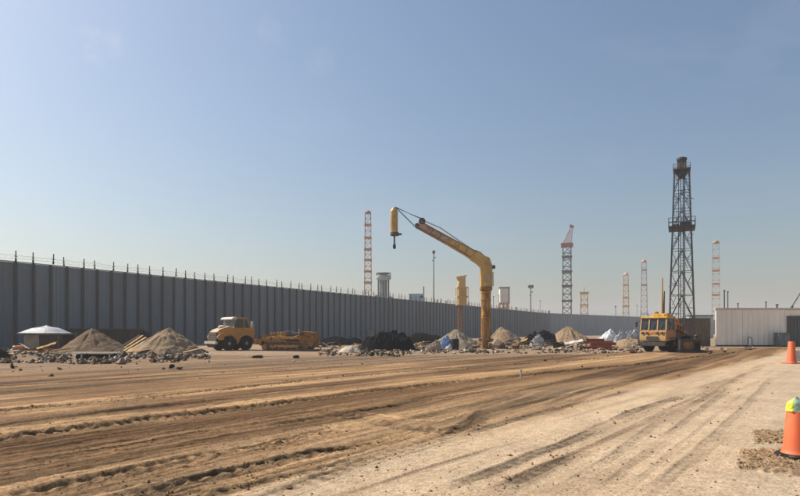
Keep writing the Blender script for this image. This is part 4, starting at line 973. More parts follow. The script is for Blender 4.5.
# ------------------------------------------------------------------ yellow pedestal crane
def crane():
    Y = 76.0; k = Y/F
    def Q(x, y): v = P(x, y, Y); return Vector((v.x-base.x, 0, v.z))
    bp = P(486, 300, Y); base = Vector((bp.x, Y, 0))
    t = thing('pedestal_crane', 'tall yellow pedestal crane with rusty column and long raised boom', 'crane', base)
    zf = Q(485.5, 287).z; r = 4.9*k
    b = MB(); b.lathe([(r*1.9, 0), (r*1.9, .15), (r*1.02, .5), (r, .7), (r, zf*.5), (r*1.015, zf*.5+.02), (r*1.015, zf*.5+.12), (r, zf*.5+.14), (r*.98, zf-.5)], 32); b.build('column', M['crust'], t, smooth=True)
    b = MB(); b.lathe([(r*.98, zf-.55), (r*1.2, zf-.42), (r*1.3, zf-.34), (r*1.3, zf), (r*1.1, zf+.05)], 32); fl = b.build('flange', M['crust'], t, smooth=True)
    b = MB()
    for i in range(16): a = 2*math.pi*i/16; b.lathe([(.05, -.06), (.05, .0), (.03, .02)], 6, (math.cos(a)*r*1.1, math.sin(a)*r*1.1, zf+.08))
    b.build('bolt', M['dark'], fl)
    # turret: box section that bends into the boom
    def section(path, hw, th0, ths, nm, m, bev=.05):
        vs = []; fs = []
        for i, c in enumerate(path):
            d = (path[min(i+1, len(path)-1)]-path[max(i-1, 0)]).normalized(); nrm = Vector((-d.z, 0, d.x)); th = ths[i]; y = hw[i]
            vs += [c+nrm*th/2+Vector((0, -y, 0)), c+nrm*th/2+Vector((0, y, 0)), c-nrm*th/2+Vector((0, y, 0)), c-nrm*th/2+Vector((0, -y, 0))]
        n = len(path)
        for i in range(n-1):
            for q in range(4): fs.append((i*4+q, i*4+(q+1) % 4, (i+1)*4+(q+1) % 4, (i+1)*4+q))
        fs += [(3,2,1,0), tuple((n-1)*4+q for q in range(4))]
        b = MB(); b.add(vs, fs); return b.build(nm, m, t, bev, True)
    path = [Q(486, 287), Q(486, 276), Q(486, 267), Q(484.2, 262.4), Q(480, 259.8), Q(472, 255.2)]
    section(path, [.72]*6, 0, [11.2*k, 11.2*k, 11.2*k, 12.0*k, 10.0*k, 8.8*k], 'turret', M['cyellow'])
    path = [Q(476, 257.5), Q(462, 249), Q(450, 242), Q(446, 239.8)]
    section(path, [.60, .58, .55, .54], 0, [8.6*k, 7.4*k, 6.8*k, 6.6*k], 'boom', M['cyellow'])
    path = [Q(448, 241), Q(436, 234.2), Q(424, 227.5), Q(418.5, 224.6)]
    bm = section(path, [.50, .47, .44, .42], 0, [6.2*k, 6.0*k, 5.8*k, 5.7*k], 'boom_extension', M['cfade'])
    # edge flanges of the boom
    for nm, pts in (('boom_flange', [(416.6, 227.0), (446.5, 243.6), (477, 261.8)]), ('boom_flange', [(420.6, 222.4), (449, 238.0), (480, 254.4)])):
        for s in (-1, 1):
            b = MB()
            for a, c in zip(pts[:-1], pts[1:]): b.beam(Q(*a)+Vector((0, s*.56, 0)), Q(*c)+Vector((0, s*.56, 0)), .16, .12)
            b.build(nm, M['rust'], t)
    b = MB(); d = Q(418, 224.6); b.beam(d+Vector((.1, 0, -.05)), Q(415.8, 226.6), .9, .55); b.lathe([(.42, -.5), (.42, .5)], 18, Q(422, 221.6), 'y'); b.build('boom_head', M['dark'], t, .03)
    # jib rods out to the hook block
    tip = Q(394.8, 207.2)
    for s in (-1, 1):
        b = MB(); b.tube([tip+Vector((.1, s*.22, 0)), Q(416.5, 228)+Vector((0, s*.35, 0))], .032, 6); b.build('jib_rod', M['dark'], t)
        b = MB(); b.tube([tip+Vector((.1, s*.20, 0)), Q(408, 213), Q(423, 219.3)+Vector((0, s*.3, 0))], .032, 6); b.build('jib_rod', M['dark'], t)
    for s in (-1, 1): b = MB(); b.tube([Q(421, 219.5)+Vector((0, s*.25, 0)), Q(440, 228.5)+Vector((0, s*.25, .1)), Q(462, 243)+Vector((0, s*.25, .05)), Q(482, 256.5)+Vector((0, s*.2, .05))], .03, 5); b.build('cable', M['dark'], t)
    # hook block
    def L(c, prof, nm, m, par, n=20): b = MB(); b.lathe(prof, n, c); return b.build(nm, m, par, smooth=True)
    x0 = Q(394, 233); rb = 3.9*k; zt = Q(394, 207).z; z1 = Q(394, 211).z; z0 = Q(394, 232.5).z
    hb = L((x0.x, 0, 0), [(rb, z0), (rb, z1-.1), (rb*.97, z1), (rb*.25, zt), (rb*.1, zt+.03)], 'hook_block', M['cyellow'], t)
    L((x0.x+.1, 0, 0), [(rb*.9, z0-.42), (rb*1.15, z0-.38), (rb*1.15, z0-.06), (rb, z0+.02)], 'collar', M['dark'], hb)
    b = MB(); b.box(x0.x+.55, 0, z0-.22, .9, .25, .22); b.build('latch', M['dark'], hb)
    ze = Q(394, 244).z; zb = Q(394, 249).z
    L((x0.x+.05, 0, 0), [(.11, ze-.1), (.11, z0-.35)], 'swivel_rod', M['tower'], hb)
    L((x0.x+.05, 0, 0), [(.05, zb), (.17, zb+.06), (.20, zb+.3), (.17, ze-.06), (.06, ze)], 'ball', M['black'], hb)
    # service hatches, stiffeners and base plate of the turret and column
    for zz in (289+4, 300, 318):
        c = Q(486, zz); b = MB(); b.lathe([(r*1.0, c.z-.07), (r*1.06, c.z-.05), (r*1.06, c.z+.05), (r*1.0, c.z+.07)], 32); b.build('column_band', M['crust'], t)
    c = Q(486, 279); b = MB(); b.box(c.x, -.75, c.z, .6, .06, .9); b.build('hatch', M['cfade'], t, .02)
    for i in range(8):
        a = 2*math.pi*i/8; b = MB(); b.box(math.cos(a)*r*1.28, math.sin(a)*r*1.28, .45, r*.5, .05, .7, rz=a); b.build('gusset', M['crust'], t)
    for x, y in ((432, 232.2), (440, 236.6), (458, 246.8), (466, 251.4)):
        c = Q(x, y); b = MB(); b.box(c.x, -.60, c.z, .09, .05, .62, m=Matrix.Rotation(.51, 3, 'Y')); b.build('stiffener', M['rust'], t)
    # hydraulic hose, motor
    b = MB(); b.tube([Q(470, 254), Q(471, 251.2), Q(475, 250.2), Q(480, 252), Q(484, 255.5), Q(487.5, 259.5), Q(490.5, 264)], .05, 6); b.build('hose', M['dark'], t)
    b = MB(); b.lathe([(.14, 0), (.24, .05), (.24, .5), (.18, .6)], 14, Q(490.5, 267), 'x'); b.build('slew_motor', M['dark'], t)
    b = MB(); b.tube([Q(493, 272), Q(493.2, 286)], .05, 6)
    for i in range(9): b.box(*(Q(492.6, 272+i*1.7)), .25, .06, .04)
    b.build('ladder', M['crust'], t)
    b = MB(); c = Q(486.5, 260.5); b.lathe([(.34, -.35), (.34, .35)], 22, c, 'y'); b.lathe([(.42, .35), (.42, .42)], 22, c, 'y'); b.lathe([(.42, -.42), (.42, -.35)], 22, c, 'y'); b.build('winch_drum', M['crust'], t)
crane()

# ------------------------------------------------------------------ yellow rig truck at right
def rig():
    yaw = R(53); p = G(668, 352.5)
    hx, hy = -math.sin(yaw), -math.cos(yaw)                      # heading
    ang = math.atan2(hy, hx)
    # front-left corner (2.45, 1.2) should fall on p
    off = Vector((2.45*math.cos(ang)-1.2*math.sin(ang), 2.45*math.sin(ang)+1.2*math.cos(ang), 0))
    t = thing('rig_truck', 'yellow drilling rig truck with tan cab front and dark low tail', 'truck', p-off+Vector((0, .2, 0)), ang)
    b = MB(); b.prism([(1.05, .95), (2.50, .88), (2.56, 1.2), (2.48, 1.80), (1.05, 1.80)], -1.2, 1.2); b.build('cab_body', M['tan'], t, .06, True)
    b = MB(); b.box(2.535, 0, 1.60, .05, 2.1, .20); st = b.build('light_bar', M['orange'], t, .01)
    for y in (-.85, -.45, .45, .85): b = MB(); b.lathe([(.11, 0), (.11, .05), (.06, .07)], 14, (2.56, y, 1.58), 'x'); b.build('lamp', M['dark'], st)
    zr = 2.78
    for y in (-1.13, -.38, .38, 1.13): b = MB(); b.beam((2.44, y, 1.78), (2.30, y*.97, zr), .09); b.build('pillar', M['tan'], t)
    for s in (-1, 1):
        b = MB(); b.beam((1.12, s*1.13, 1.78), (1.12, s*1.1, zr), .10); b.build('pillar', M['tan'], t)
        b = MB(); b.beam((1.75, s*1.13, 1.78), (1.72, s*1.1, zr), .07); b.build('pillar', M['tan'], t)
    for y0, y1 in ((-1.08, -.43), (-.33, .33), (.43, 1.08)):
        b = MB(); b.add([(2.42, y0, 1.80), (2.42, y1, 1.80), (2.29, y1*.97, zr), (2.29, y0*.97, zr), (2.39, y0, 1.80), (2.39, y1, 1.80), (2.26, y1*.97, zr), (2.26, y0*.97, zr)],
                        [(0,1,2,3), (7,6,5,4), (0,4,5,1), (1,5,6,2), (2,6,7,3), (3,7,4,0)]); b.build('windscreen_pane', M['glass'], t)
    for s in (-1, 1):
        b = MB(); b.box(1.42, s*1.10, 2.3, .56, .03, .95); b.build('side_window', M['glass'], t)
        b = MB(); b.box(2.02, s*1.10, 2.3, .50, .03, .95); b.build('side_window', M['glass'], t)
        b = MB(); b.box(1.72, s*1.215, 1.38, 1.0, .04, .72); d = b.build('door', M['orange'], t, .01)
        b = MB(); b.box(1.35, s*1.25, 1.6, .16, .04, .04); b.build('handle', M['dark'], d)
    b = MB(); b.box(1.08, 0, 2.28, .05, 2.1, .96); b.build('cab_back', M['orange'], t)
    b = MB(); b.prism([(1.0, zr), (2.42, zr), (2.46, zr+.08), (2.2, zr+.16), (1.05, zr+.16)], -1.2, 1.2); b.build('roof', M['brightyellow'], t, .04, True)
    b = MB(); b.box(1.5, .25, zr+.30, .7, 1.2, .24); b.box(1.2, -.35, zr+.26, .4, .6, .2); b.lathe([(.12, 0), (.13, .15), (.05, .2)], 12, (1.7, -.2, zr+.42)); b.build('roof_unit', M['brightyellow'], t, .04)
    b = MB(); b.box(2.42, 0, .66, .35, 2.3, .36); b.build('bumper', M['dark'], t, .04)
    for s in (-1, 1):
        b = MB(); b.tube([(2.35, s*1.18, 2.55), (2.5, s*1.45, 2.6), (2.5, s*1.45, 2.2)], .022, 6); ma = b.build('mirror_arm', M['dark'], t)
        b = MB(); b.box(2.5, s*1.47, 2.3, .06, .2, .42); b.build('mirror', M['black'], ma, .02)
        b = MB(); b.tube([(1.0, s*1.22, zr+.15), (1.0, s*1.22, zr+.42), (2.2, s*1.22, zr+.40), (2.3, s*1.22, zr+.12)], .022, 6); b.build('roof_rail', M['dark'], t)
    for y in (-.7, 0, .7): b = MB(); b.beam((2.45, y, 1.83), (2.40, y+.22, 2.35), .025); b.build('wiper', M['black'], t)
    b = MB(); b.lathe([(.09, 0), (.1, .12), (.06, .18)], 12, (2.1, .8, zr+.16)); b.build('beacon', M['orange'], t, smooth=True)
    b = MB(); b.box(2.60, 0, 1.15, .05, 1.0, .30); b.build('grille', M['dark'], t)
    for s in (-1, 1): b = MB(); b.box(1.35, s*1.2, 1.15, 1.5, .12, .16); b.build('mudguard', M['dark'], t, .03)
    b = MB(); b.box(2.0, -1.45, .55, .9, .3, .12); b.box(2.3, -1.35, .95, .06, .2, .7); b.build('step', M['dark'], t)
    b = MB(); b.box(-.2, .45, .85, 4.6, .18, .32); b.box(-.2, -.45, .85, 4.6, .18, .32); b.box(-.3, 0, .95, 2.6, 1.3, .3); b.build('chassis', M['dark'], t)
    b = MB(); b.prism([(-1.25, 1.1), (.95, 1.1), (.95, 2.45), (.3, 2.62), (-.6, 2.25), (-1.25, 1.75)], -.85, .85); b.build('engine_cover', M['orange'], t, .06, True)
    for k, (x, z, y, s) in enumerate(((.55, 2.70, .55, .36), (.1, 2.62, .75, .3), (-.45, 2.2, .8, .34), (.75, 2.0, .95, .3))):
        b = MB(); b.box(x, y, z, s*1.2, s, s, rz=.3*k); b.build('valve_box', M['yellow'] if k % 2 == 0 else M['orange'], t, .03)
    b = MB()
    for k in range(4): b.tube([(.8-.4*k, .9, 1.15), (.75-.4*k, 1.02, 1.7), (.5-.4*k, .9, 2.15+.1*(k % 2))], .045, 7)
    b.tube([(.9, .95, 1.9), (0, 1.0, 1.75), (-1.1, .95, 1.4)], .06, 8); b.build('hydraulic_hose', M['dark'], t)
    b = MB(); b.tube([(.7, -.6, 2.3), (.7, -.6, 3.25), (.66, -.62, 3.35)], .07, 10); b.build('exhaust', M['dark'], t)
    for x in (1.35, -1.0):
        for s in (-1, 1): wheel(t, x, s*1.0, .66, .46, s, M['rust'])
    b = MB(); b.tube([(1.35, -.9, .66), (1.35, .9, .66)], .1, 8); b.tube([(-1.0, -.9, .66), (-1.0, .9, .66)], .12, 8); b.build('axle', M['dark'], t)
    b = MB(); b.box(-2.2, 0, .85, 1.6, 2.2, .85); b.box(-2.2, 0, 1.32, 1.7, 2.3, .10); b.build('tail_box', M['dark'], t, .04)
    b = MB(); b.box(-2.2, 1.13, .82, .6, .05, .5); b.box(-2.75, 1.13, .9, .25, .05, .3); b.build('locker_door', M['rust'], t)
    for s in (-1, 1):
        b = MB(); b.tube([(-2.9, s*.95, .5), (-2.9, s*.95, .06)], .08, 8); b.lathe([(.26, 0), (.26, .05), (.1, .09)], 14, (-2.9, s*.95, 0)); b.build('outrigger', M['dark'], t)
    b = MB(); b.tube([(-.2, -.75, 1.3), (-.35, -.78, 4.2), (-.4, -.8, 6.35)], [.10, .085, .065], 8); ms = b.build('drill_mast', M['tan'], t)
    b = MB(); b.tube([(-.22, -.62, 1.3), (-.38, -.6, 5.2)], [.11, .05], 8); b.build('mast_ram', M['dark'], ms)
    b = MB(); b.tube([(-.2, .0, 2.4), (-.3, .02, 5.85)], [.09, .03], 8); b.build('aerial', M['tower'], t)
rig()
def skid():
    p = G(693, 353); t = thing('generator_skid', 'low dark generator skid between the rig truck and the derrick', 'generator', (p.x, p.y+.7, 0), R(-12))
    for s in (-1, 1): b = MB(); b.box(0, s*.45, .08, 1.7, .14, .16); b.build('runner', M['dark'], t)
    b = MB(); b.box(0, 0, .62, 1.5, 1.1, .9); b.build('housing', M['dark'], t, .05)
    b = MB(); b.box(-.2, -.56, .62, .7, .03, .5); b.build('panel', M['rust'], t)
    b = MB(); b.box(.48, -.56, .55, .35, .03, .6); b.build('grille', M['black'], t)
    b = MB(); b.tube([(.5, .2, 1.05), (.5, .2, 1.35), (.62, .2, 1.42)], .05, 8); b.build('exhaust', M['rust'], t)
    b = MB(); b.beam((.75, -.2, .2), (1.6, -.5, .12), .1); b.beam((.75, .2, .2), (1.6, -.45, .12), .1); b.build('tow_bar', M['dark'], t)
skid()

# ------------------------------------------------------------------ the derrick
def derrick():
    Y = 65.0; c = P(681.8, HZ, Y); k = Y/F
    t = thing('drilling_derrick', 'tall dark steel lattice derrick with crown platform behind the yellow rig', 'derrick', (c.x, Y, 0), R(-25))
    H = P(682, 171, Y).z
    def hw(z): f = z/H; return (12.3*(1-f) + 6.8*f)*k
    legs = [(-1,-1), (1,-1), (1,1), (-1,1)]
    def pt(i, z): s = hw(z)*.98; a, b = legs[i % 4]; return Vector((a*s, b*s, z))
    for i in range(4):
        b = MB(); b.beam(pt(i, 0), pt(i, H), .14); lg = b.build('leg', M['tower'], t)
        b = MB(); s = pt(i, 0); b.box(s.x, s.y, .06, .5, .5, .12); b.build('foot_plate', M['dark'], lg)
    zs = [0]
    while zs[-1] < H-1.0: zs.append(zs[-1] + 2.9 - 1.2*zs[-1]/H)
    zs[-1] = H
    for j, (z0, z1) in enumerate(zip(zs[:-1], zs[1:])):
        b = MB()
        for i in range(4):
            b.beam(pt(i, z1), pt(i+1, z1), .055)
            mid = (pt(i, z1)+pt(i+1, z1))/2
            b.beam(mid, pt(i, z0), .065); b.beam(mid, pt(i+1, z0), .065)
            zm = (z0+z1)/2; b.beam((mid+pt(i, z0))/2, pt(i, zm), .035); b.beam((mid+pt(i+1, z0))/2, pt(i+1, zm), .035)
            b.beam((mid+pt(i, z0))/2, pt(i, z1-.1), .032); b.beam((mid+pt(i+1, z0))/2, pt(i+1, z1-.1), .032)
        b.build('bracing', M['tower'], t)
    b = MB()
    for x, y in ((-.12, 0), (.14, .1), (.3, -.2), (-.32, .2)): b = MB(); b.tube([(x, y, .3), (x, y, H-.3)], .04, 6); b.build('drill_pipe', M['tower'], t)
    b = MB()
    for s in (-1, 1): b.beam((.05+s*.16, -hw(0)*.55, 0), (.05+s*.16, -hw(H)*.55, H), .04)
    for i in range(60): f = i/60; b.box(.05, -(hw(0)*(1-f)+hw(H)*f)*.55, H*f+.1, .32, .03, .035)
    b.build('ladder', M['tower'], t)
    rs = random.Random(3); b = MB()
    for i in range(70):
        z = rs.uniform(1.5, H-.6); s = hw(z)*.6; a = Vector((rs.uniform(-s, s), rs.uniform(-s, s), z)); q = a + Vector((rs.uniform(-.8, .8), rs.uniform(-.3, .3), rs.uniform(-.9, .9))); b.beam(a, q, .04)
    stuff(b.build('cable_run', M['tower'], t))
    # working platform
    z = P(682, 228.5, Y).z; s = hw(z)+.36
    b = MB()
    for a, c_, wx, wy in ((0, -1, 2*s, .7), (0, 1, 2*s, .7)): b.box(0, c_*(s-.35), z, wx, wy, .30)
    for a in (-1, 1): b.box(a*(s-.35), 0, z, .7, 2*s-1.4, .30)
    b.box(0, 0, z-.12, 2*hw(z), 2*hw(z), .08); pf = b.build('platform', M['dark'], t)
    b = MB()
    for zz in (.5, 1.0):
        for c_ in (-1, 1): b.beam((-s, c_*s, z+zz), (s, c_*s, z+zz), .05); b.beam((c_*s, -s, z+zz), (c_*s, s, z+zz), .05)
    for i in range(7):
        f = -s+2*s*i/6
        for c_ in (-1, 1): b.box(f, c_*s, z+.5, .05, .05, 1.0); b.box(c_*s, f, z+.5, .05, .05, 1.0)
    b.build('railing', M['tower'], pf)
    b = MB(); b.box(.3, -.2, z+.35, 1.0, .8, .55); b.box(-.6, .3, z+.3, .6, .6, .4); b.build('stand_gear', M['dark'], pf)
    # crown
    zc = H; s = hw(H)+.10
    b = MB(); b.box(0, 0, zc+.02, 2*s, 2*s, .22); b.prism([(-s*.75, zc-.12), (s*.75, zc-.12), (s*.3, zc-.75), (-s*.3, zc-.75)], -s*.7, s*.7); cr = b.build('crown_platform', M['dark'], t)
    b = MB()
    for zz in (.35, .62):
        for c_ in (-1, 1): b.beam((-s, c_*s, zc+zz), (s, c_*s, zc+zz), .05); b.beam((c_*s, -s, zc+zz), (c_*s, s, zc+zz), .05)
    for i in range(4):
        f = -s+2*s*i/3
        for c_ in (-1, 1): b.box(f, c_*s, zc+.35, .05, .05, .6); b.box(c_*s, f, zc+.35, .05, .05, .6)
    b.build('railing', M['rubl'], cr)
    b = MB(); b.box(0, 0, zc+.62, .9, .7, 1.0); b.build('crown_block', M['tower'], cr, .05)
    b = MB(); b.lathe([(.5, zc+1.12), (.52, zc+1.2), (.52, zc+1.38), (.3, zc+1.48)], 16); b.build('crown_cap', M['dark'], cr)
derrick()

# ------------------------------------------------------------------ far towers
def lattice(name, label, px, ytop, Y, wpx_b, wpx_t, rings, m, mring, mleg=None, group='lattice towers beyond the fence', head=None, headm=None, cat='tower', th=1.0, ybase=None):
    k = Y/F; c = P(px, 300, Y); H = P(px, ytop, Y).z
    t = thing(name, label, cat, (c.x, Y, 0), -math.atan((px-CX)/F) + R(random.uniform(-4, 4)), group)
    hb, ht = wpx_b*k/2*.92, wpx_t*k/2*.92
    lw = .16*th*max(1, Y/180)
    def s(z): return hb+(ht-hb)*z/H
    lg = [(-1,-1), (1,-1), (1,1), (-1,1)]
    def pt(i, z): a, b = lg[i % 4]; return Vector((a*s(z), b*s(z), z))
    for i in range(4): b = MB(); b.beam(pt(i, 0), pt(i, H), lw); b.build('leg', mleg or m, t)
    step = max(1.6*hb, H/24); n = int(H/step)
    b = MB()
    for j in range(n):
        z0, z1 = H*j/n, H*(j+1)/n
        for i in range(4):
            b.beam(pt(i, z0), pt(i+1, z1), lw*.55) if j % 2 else b.beam(pt(i+1, z0), pt(i, z1), lw*.55)
            b.beam(pt(i, z1), pt(i+1, z1), lw*.5)
    b.build('bracing', m, t)
    for yr in rings:
        z = P(px, yr, Y).z; w_ = s(z)*2+lw*2.2
        b = MB(); b.box(0, 0, z, w_, w_, 1.6*k); b.build('landing', mring, t)
    if head: head(t, H, s(H), k, headm or mring)
    return t
def dome(t, H, s, k, m):
    b = MB(); b.lathe([(s*1.1, H-.2), (s*1.15, H+.5*k), (s*.95, H+1.4*k), (s*.5, H+2.4*k), (s*.1, H+2.8*k)], 14); b.build('head', m, t, smooth=True)
def flat_head(t, H, s, k, m):
    b = MB(); b.box(0, 0, H+.3*k, s*3.0, s*3.0, 1.2*k); b.box(0, 0, H-1.0*k, s*2.4, s*2.4, .6*k); b.build('head', m, t)
    b = MB(); b.box(0, 0, H+2.4*k, .3*k, .3*k, 5*k); b.box(0, 0, H+5.0*k, 1.2*k, .3*k, .5*k); b.build('antenna', M['tower'], t)
def jib_head(t, H, s, k, m):
    b = MB(); b.box(0, 0, H+.8*k, s*3.1, s*2.8, 3.4*k); b.build('head', m, t, .1)
    tip = Vector((4.6*k, 0, H+20.5*k)); b = MB()
    for a, c in ((-1,-1), (1,-1), (1,1), (-1,1)): b.beam((a*s*1.1, c*s*.8, H+2*k), tip+Vector((a*1.0*k, c*.6*k, -1.5*k)), .5*k)
    for j in range(9):
        f0, f1 = j/9, (j+1)/9
        for c in (-1, 1):
            p0 = Vector((-s*1.1, c*s*.8, H+2*k)).lerp(tip+Vector((-1.0*k, c*.6*k, -1.5*k)), f0); p1 = Vector((s*1.1, c*s*.8, H+2*k)).lerp(tip+Vector((1.0*k, c*.6*k, -1.5*k)), f1)
            b.beam(p0, p1, .4*k)
    b.build('jib', M['pink'], t)
    b = MB(); b.box(tip.x, 0, tip.z-1.2*k, 4.2*k, 2*k, 2.8*k, m=Matrix.Rotation(.5, 3, 'Y')); b.build('jib_end', m, t, .1)
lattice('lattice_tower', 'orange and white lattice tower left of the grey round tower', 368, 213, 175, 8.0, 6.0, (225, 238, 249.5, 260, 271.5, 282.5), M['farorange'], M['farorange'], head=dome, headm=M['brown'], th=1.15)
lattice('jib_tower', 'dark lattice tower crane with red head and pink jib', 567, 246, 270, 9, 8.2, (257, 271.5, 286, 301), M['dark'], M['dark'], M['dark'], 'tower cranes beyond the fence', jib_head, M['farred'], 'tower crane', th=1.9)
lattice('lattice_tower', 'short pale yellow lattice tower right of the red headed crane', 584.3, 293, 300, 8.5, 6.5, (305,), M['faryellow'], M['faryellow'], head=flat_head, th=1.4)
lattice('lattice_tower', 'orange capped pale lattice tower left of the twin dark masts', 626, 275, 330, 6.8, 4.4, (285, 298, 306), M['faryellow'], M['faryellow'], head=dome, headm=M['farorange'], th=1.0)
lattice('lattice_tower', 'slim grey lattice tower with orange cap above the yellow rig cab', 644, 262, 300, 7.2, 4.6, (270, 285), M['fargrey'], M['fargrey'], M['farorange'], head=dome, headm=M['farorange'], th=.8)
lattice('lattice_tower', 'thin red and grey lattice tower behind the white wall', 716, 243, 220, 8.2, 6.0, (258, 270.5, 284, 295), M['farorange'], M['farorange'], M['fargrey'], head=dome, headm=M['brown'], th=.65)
def yellow_column():
    Y = 138.0; k = Y/F; c = P(462, 320, Y); t = thing('yellow_crane_tower', 'pale yellow crane tower with tilted cab standing before the fence', 'crane', (c.x, Y, 0), .1)
    def z(y): return P(462, y, Y).z
    hb = 1.7*k
    for a, b_ in ((-1,-1), (1,-1), (1,1), (-1,1)): b = MB(); b.beam((a*hb-2*k, b_*hb, 0), (a*hb-2*k, b_*hb, z(305)), .2); b.build('leg', M['rust'], t)
    b = MB()
    for j in range(8):
        z0, z1 = z(305)*j/8, z(305)*(j+1)/8
        for s in (-1, 1): b.beam((-hb-2*k, s*hb, z0), (hb-2*k, s*hb, z1), .12); b.beam((s*hb-2*k, -hb, z0), (s*hb-2*k, hb, z1), .12); b.beam((-hb-2*k, s*hb, z1), (hb-2*k, s*hb, z1), .12)
    b.build('bracing', M['rust'], t)
    for nm, y0, y1, hw, m in (('lower_cage', 305, 297, 5.6, 'faryellow'), ('upper_cage', 296.5, 287.5, 5.6, 'faryellow')):
        b = MB(); zz0, zz1 = z(y0), z(y1); b.box(0, 0, (zz0+zz1)/2, hw*1.5*k, hw*1.2*k, (zz1-zz0)*.92); cg = b.build(nm, M['faryellow'], t)
        b = MB()
        for zz in (zz0, zz1): b.box(0, 0, zz, hw*2*k, hw*1.6*k, .8*k)
        for a in (-1, 0, 1): 
            for s in (-1, 1): b.box(a*hw*.95*k, s*hw*.75*k, (zz0+zz1)/2, .6*k, .6*k, zz1-zz0)
        b.build('cage_frame', M[m], cg)
    b = MB(); b.prism([(-4.5*k, z(287)), (3.2*k, z(287)), (3.2*k, z(277)), (5.2*k, z(275)), (-6*k, z(277)), (-5*k, z(279.5)), (-3.2*k, z(281))], -2*k, 2*k); b.build('cab', M['faryellow'], t)
yellow_column()
def silo():
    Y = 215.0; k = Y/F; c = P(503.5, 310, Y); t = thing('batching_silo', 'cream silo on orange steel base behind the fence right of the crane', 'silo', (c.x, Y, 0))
    def z(y): return P(503, y, Y).z
    b = MB(); b.box(.3*k, 0, (z(303)+z(288.5))/2, 8.6*k, 8*k, z(288.5)-z(303)); b.build('tank', M['cream'], t, .15)
    b = MB(); b.box(4.9*k, 0, (z(303)+z(287.5))/2, 1.2*k, 8.4*k, z(287.5)-z(303)+.4); b.box(0, 0, z(288)+.1, 9.8*k, 8.6*k, .9*k); b.build('edge_trim', M['brown'], t)
    for a in (-1, 0, 1):
        for s in (-1, 1): b = MB(); b.box(a*4.3*k, s*3.5*k, z(303)/2, 1.1*k, 1.1*k, z(303)); b.build('leg', M['faryellow'], t)
    b = MB(); b.box(0, 0, z(304), 10.5*k, 8.6*k, 1.0*k); b.box(-1*k, 0, z(308), 11.5*k, 8.2*k, .8*k)
    for s in (-1, 1): b.beam((-4.3*k, s*3.5*k, 0), (4.3*k, s*3.5*k, z(303)), .5*k)
    b.build('frame', M['farorange'], t)
    b = MB(); b.tube([(-4.8*k, 0, 0), (-4.8*k, 0, z(295))], .4*k, 8); b.box(-5*k, 0, z(295), 2*k, .5*k, .5*k); b.build('pipe', M['fargrey'], t)
silo()
def round_tower():
    Y = 165.0; k = Y/F; c = P(383.5, 290, Y); t = thing('round_tower', 'grey round tower with wide ring gallery behind the fence', 'tower', (c.x, Y, 0))
    def z(y): return P(383, y, Y).z
    b = MB(); b.lathe([(3.6*k, 0), (3.6*k, z(279.5))], 24); b.build('drum_wall', M['fargrey'], t, smooth=True)
    for i in range(12):
        a = 2*math.pi*i/12; b = MB(); b.box(math.cos(a)*5.4*k, math.sin(a)*5.4*k, z(279.5)/2, .7*k, .7*k, z(279.5), rz=a); b.build('rib', M['tower'], t)
    b = MB(); b.lathe([(5.3*k, z(281)), (7.4*k, z(279)), (7.6*k, z(277.5)), (7.4*k, z(275.8)), (5*k, z(275.2))], 28); g = b.build('gallery', M['fargrey'], t, smooth=True)
    b = MB()
    for i in range(16): a = 2*math.pi*i/16; b.box(math.cos(a)*7.1*k, math.sin(a)*7.1*k, z(274.8), .35*k, .35*k, 2.8*k, rz=a)
    b.lathe([(7.0*k, z(273.6)), (7.3*k, z(273.5)), (7.3*k, z(273.1)), (7.0*k, z(273))], 28); b.build('railing', M['tower'], g)
    b = MB(); b.lathe([(4.2*k, z(275.5)), (4.2*k, z(273)), (1.5*k, z(271.6))], 20); b.build('cap', M['fargrey'], t, smooth=True)
    b = MB(); b.box(-7*k, 1, z(296)/2, 3.4*k, 3*k, z(294)); b.box(7*k, 1, z(297)/2, 4*k, 3*k, z(296)); b.build('annex', M['fargrey'], t)
round_tower()
def blue_shed():
    Y = 160.0; k = Y/F; c = P(416.5, 300, Y); t = thing('blue_shed', 'pale blue clad building top showing above the fence', 'building', (c.x, Y, 0))
    def z(y): return P(416, y, Y).z
    b = MB(); b.box(0, 0, z(294.5)/2, 15*k, 8*k, z(294.5)); b.build('wall', M['blueb'], t)
    b = MB(); b.box(0, 0, z(294.2), 15.6*k, 8.6*k, .5*k); b.build('roof', M['fargrey'], t)
    b = MB(); b.box(5*k, -4.05*k, z(297), 3*k, .2*k, 2.2*k); b.build('window', M['glass'], t)
    b = MB(); b.tube([(7.2*k, 0, 0), (7.2*k, 0, z(286.5))], .55*k, 8); b.build('flue', M['tower'], t)
blue_shed()
def lamp_post(px, ytop, Y, label, two):
    k = Y/F; c = P(px, 300, Y); t = thing('lamp_post', label, 'lamp post', (c.x, Y, 0), 0, 'lamp posts behind the fence')
    def z(y): return P(px, y, Y).z
    H = z(ytop+3)
    b = MB(); b.tube([(0, 0, 0), (0, 0, H)], [.9*k*.75, .55*k*.75], 8); b.build('pole', M['tower'], t)
    b = MB(); b.beam((-1.3*k, 0, H-.5*k), (1.3*k, 0, H-.5*k), .4*k); b.build('crossarm', M['tower'], t)
    for s in ((0,) if not two else (-1, 1)):
        b = MB(); b.lathe([(.5*k, H-.2*k), (1.5*k, H+.8*k), (1.6*k, H+2.0*k), (1.0*k, H+3*k), (.2*k, H+3.3*k)], 12, (s*1.4*k, 0, 0)); b.build('lamp_head', M['dark'], t, smooth=True)
    b = MB(); b.box(1.2*k, 0, H-4*k, 1.6*k, .8*k, 1.3*k); b.box(-.9*k, 0, H-7*k, 1.0*k, .8*k, 1.4*k); b.build('bracket_box', M['fargrey'], t)
lamp_post(433.7, 250.5, 175, 'lamp post with single dark head left of the yellow crane tower', False)
lamp_post(530.8, 285, 240, 'thin far lamp post with twin heads right of the silo', True)
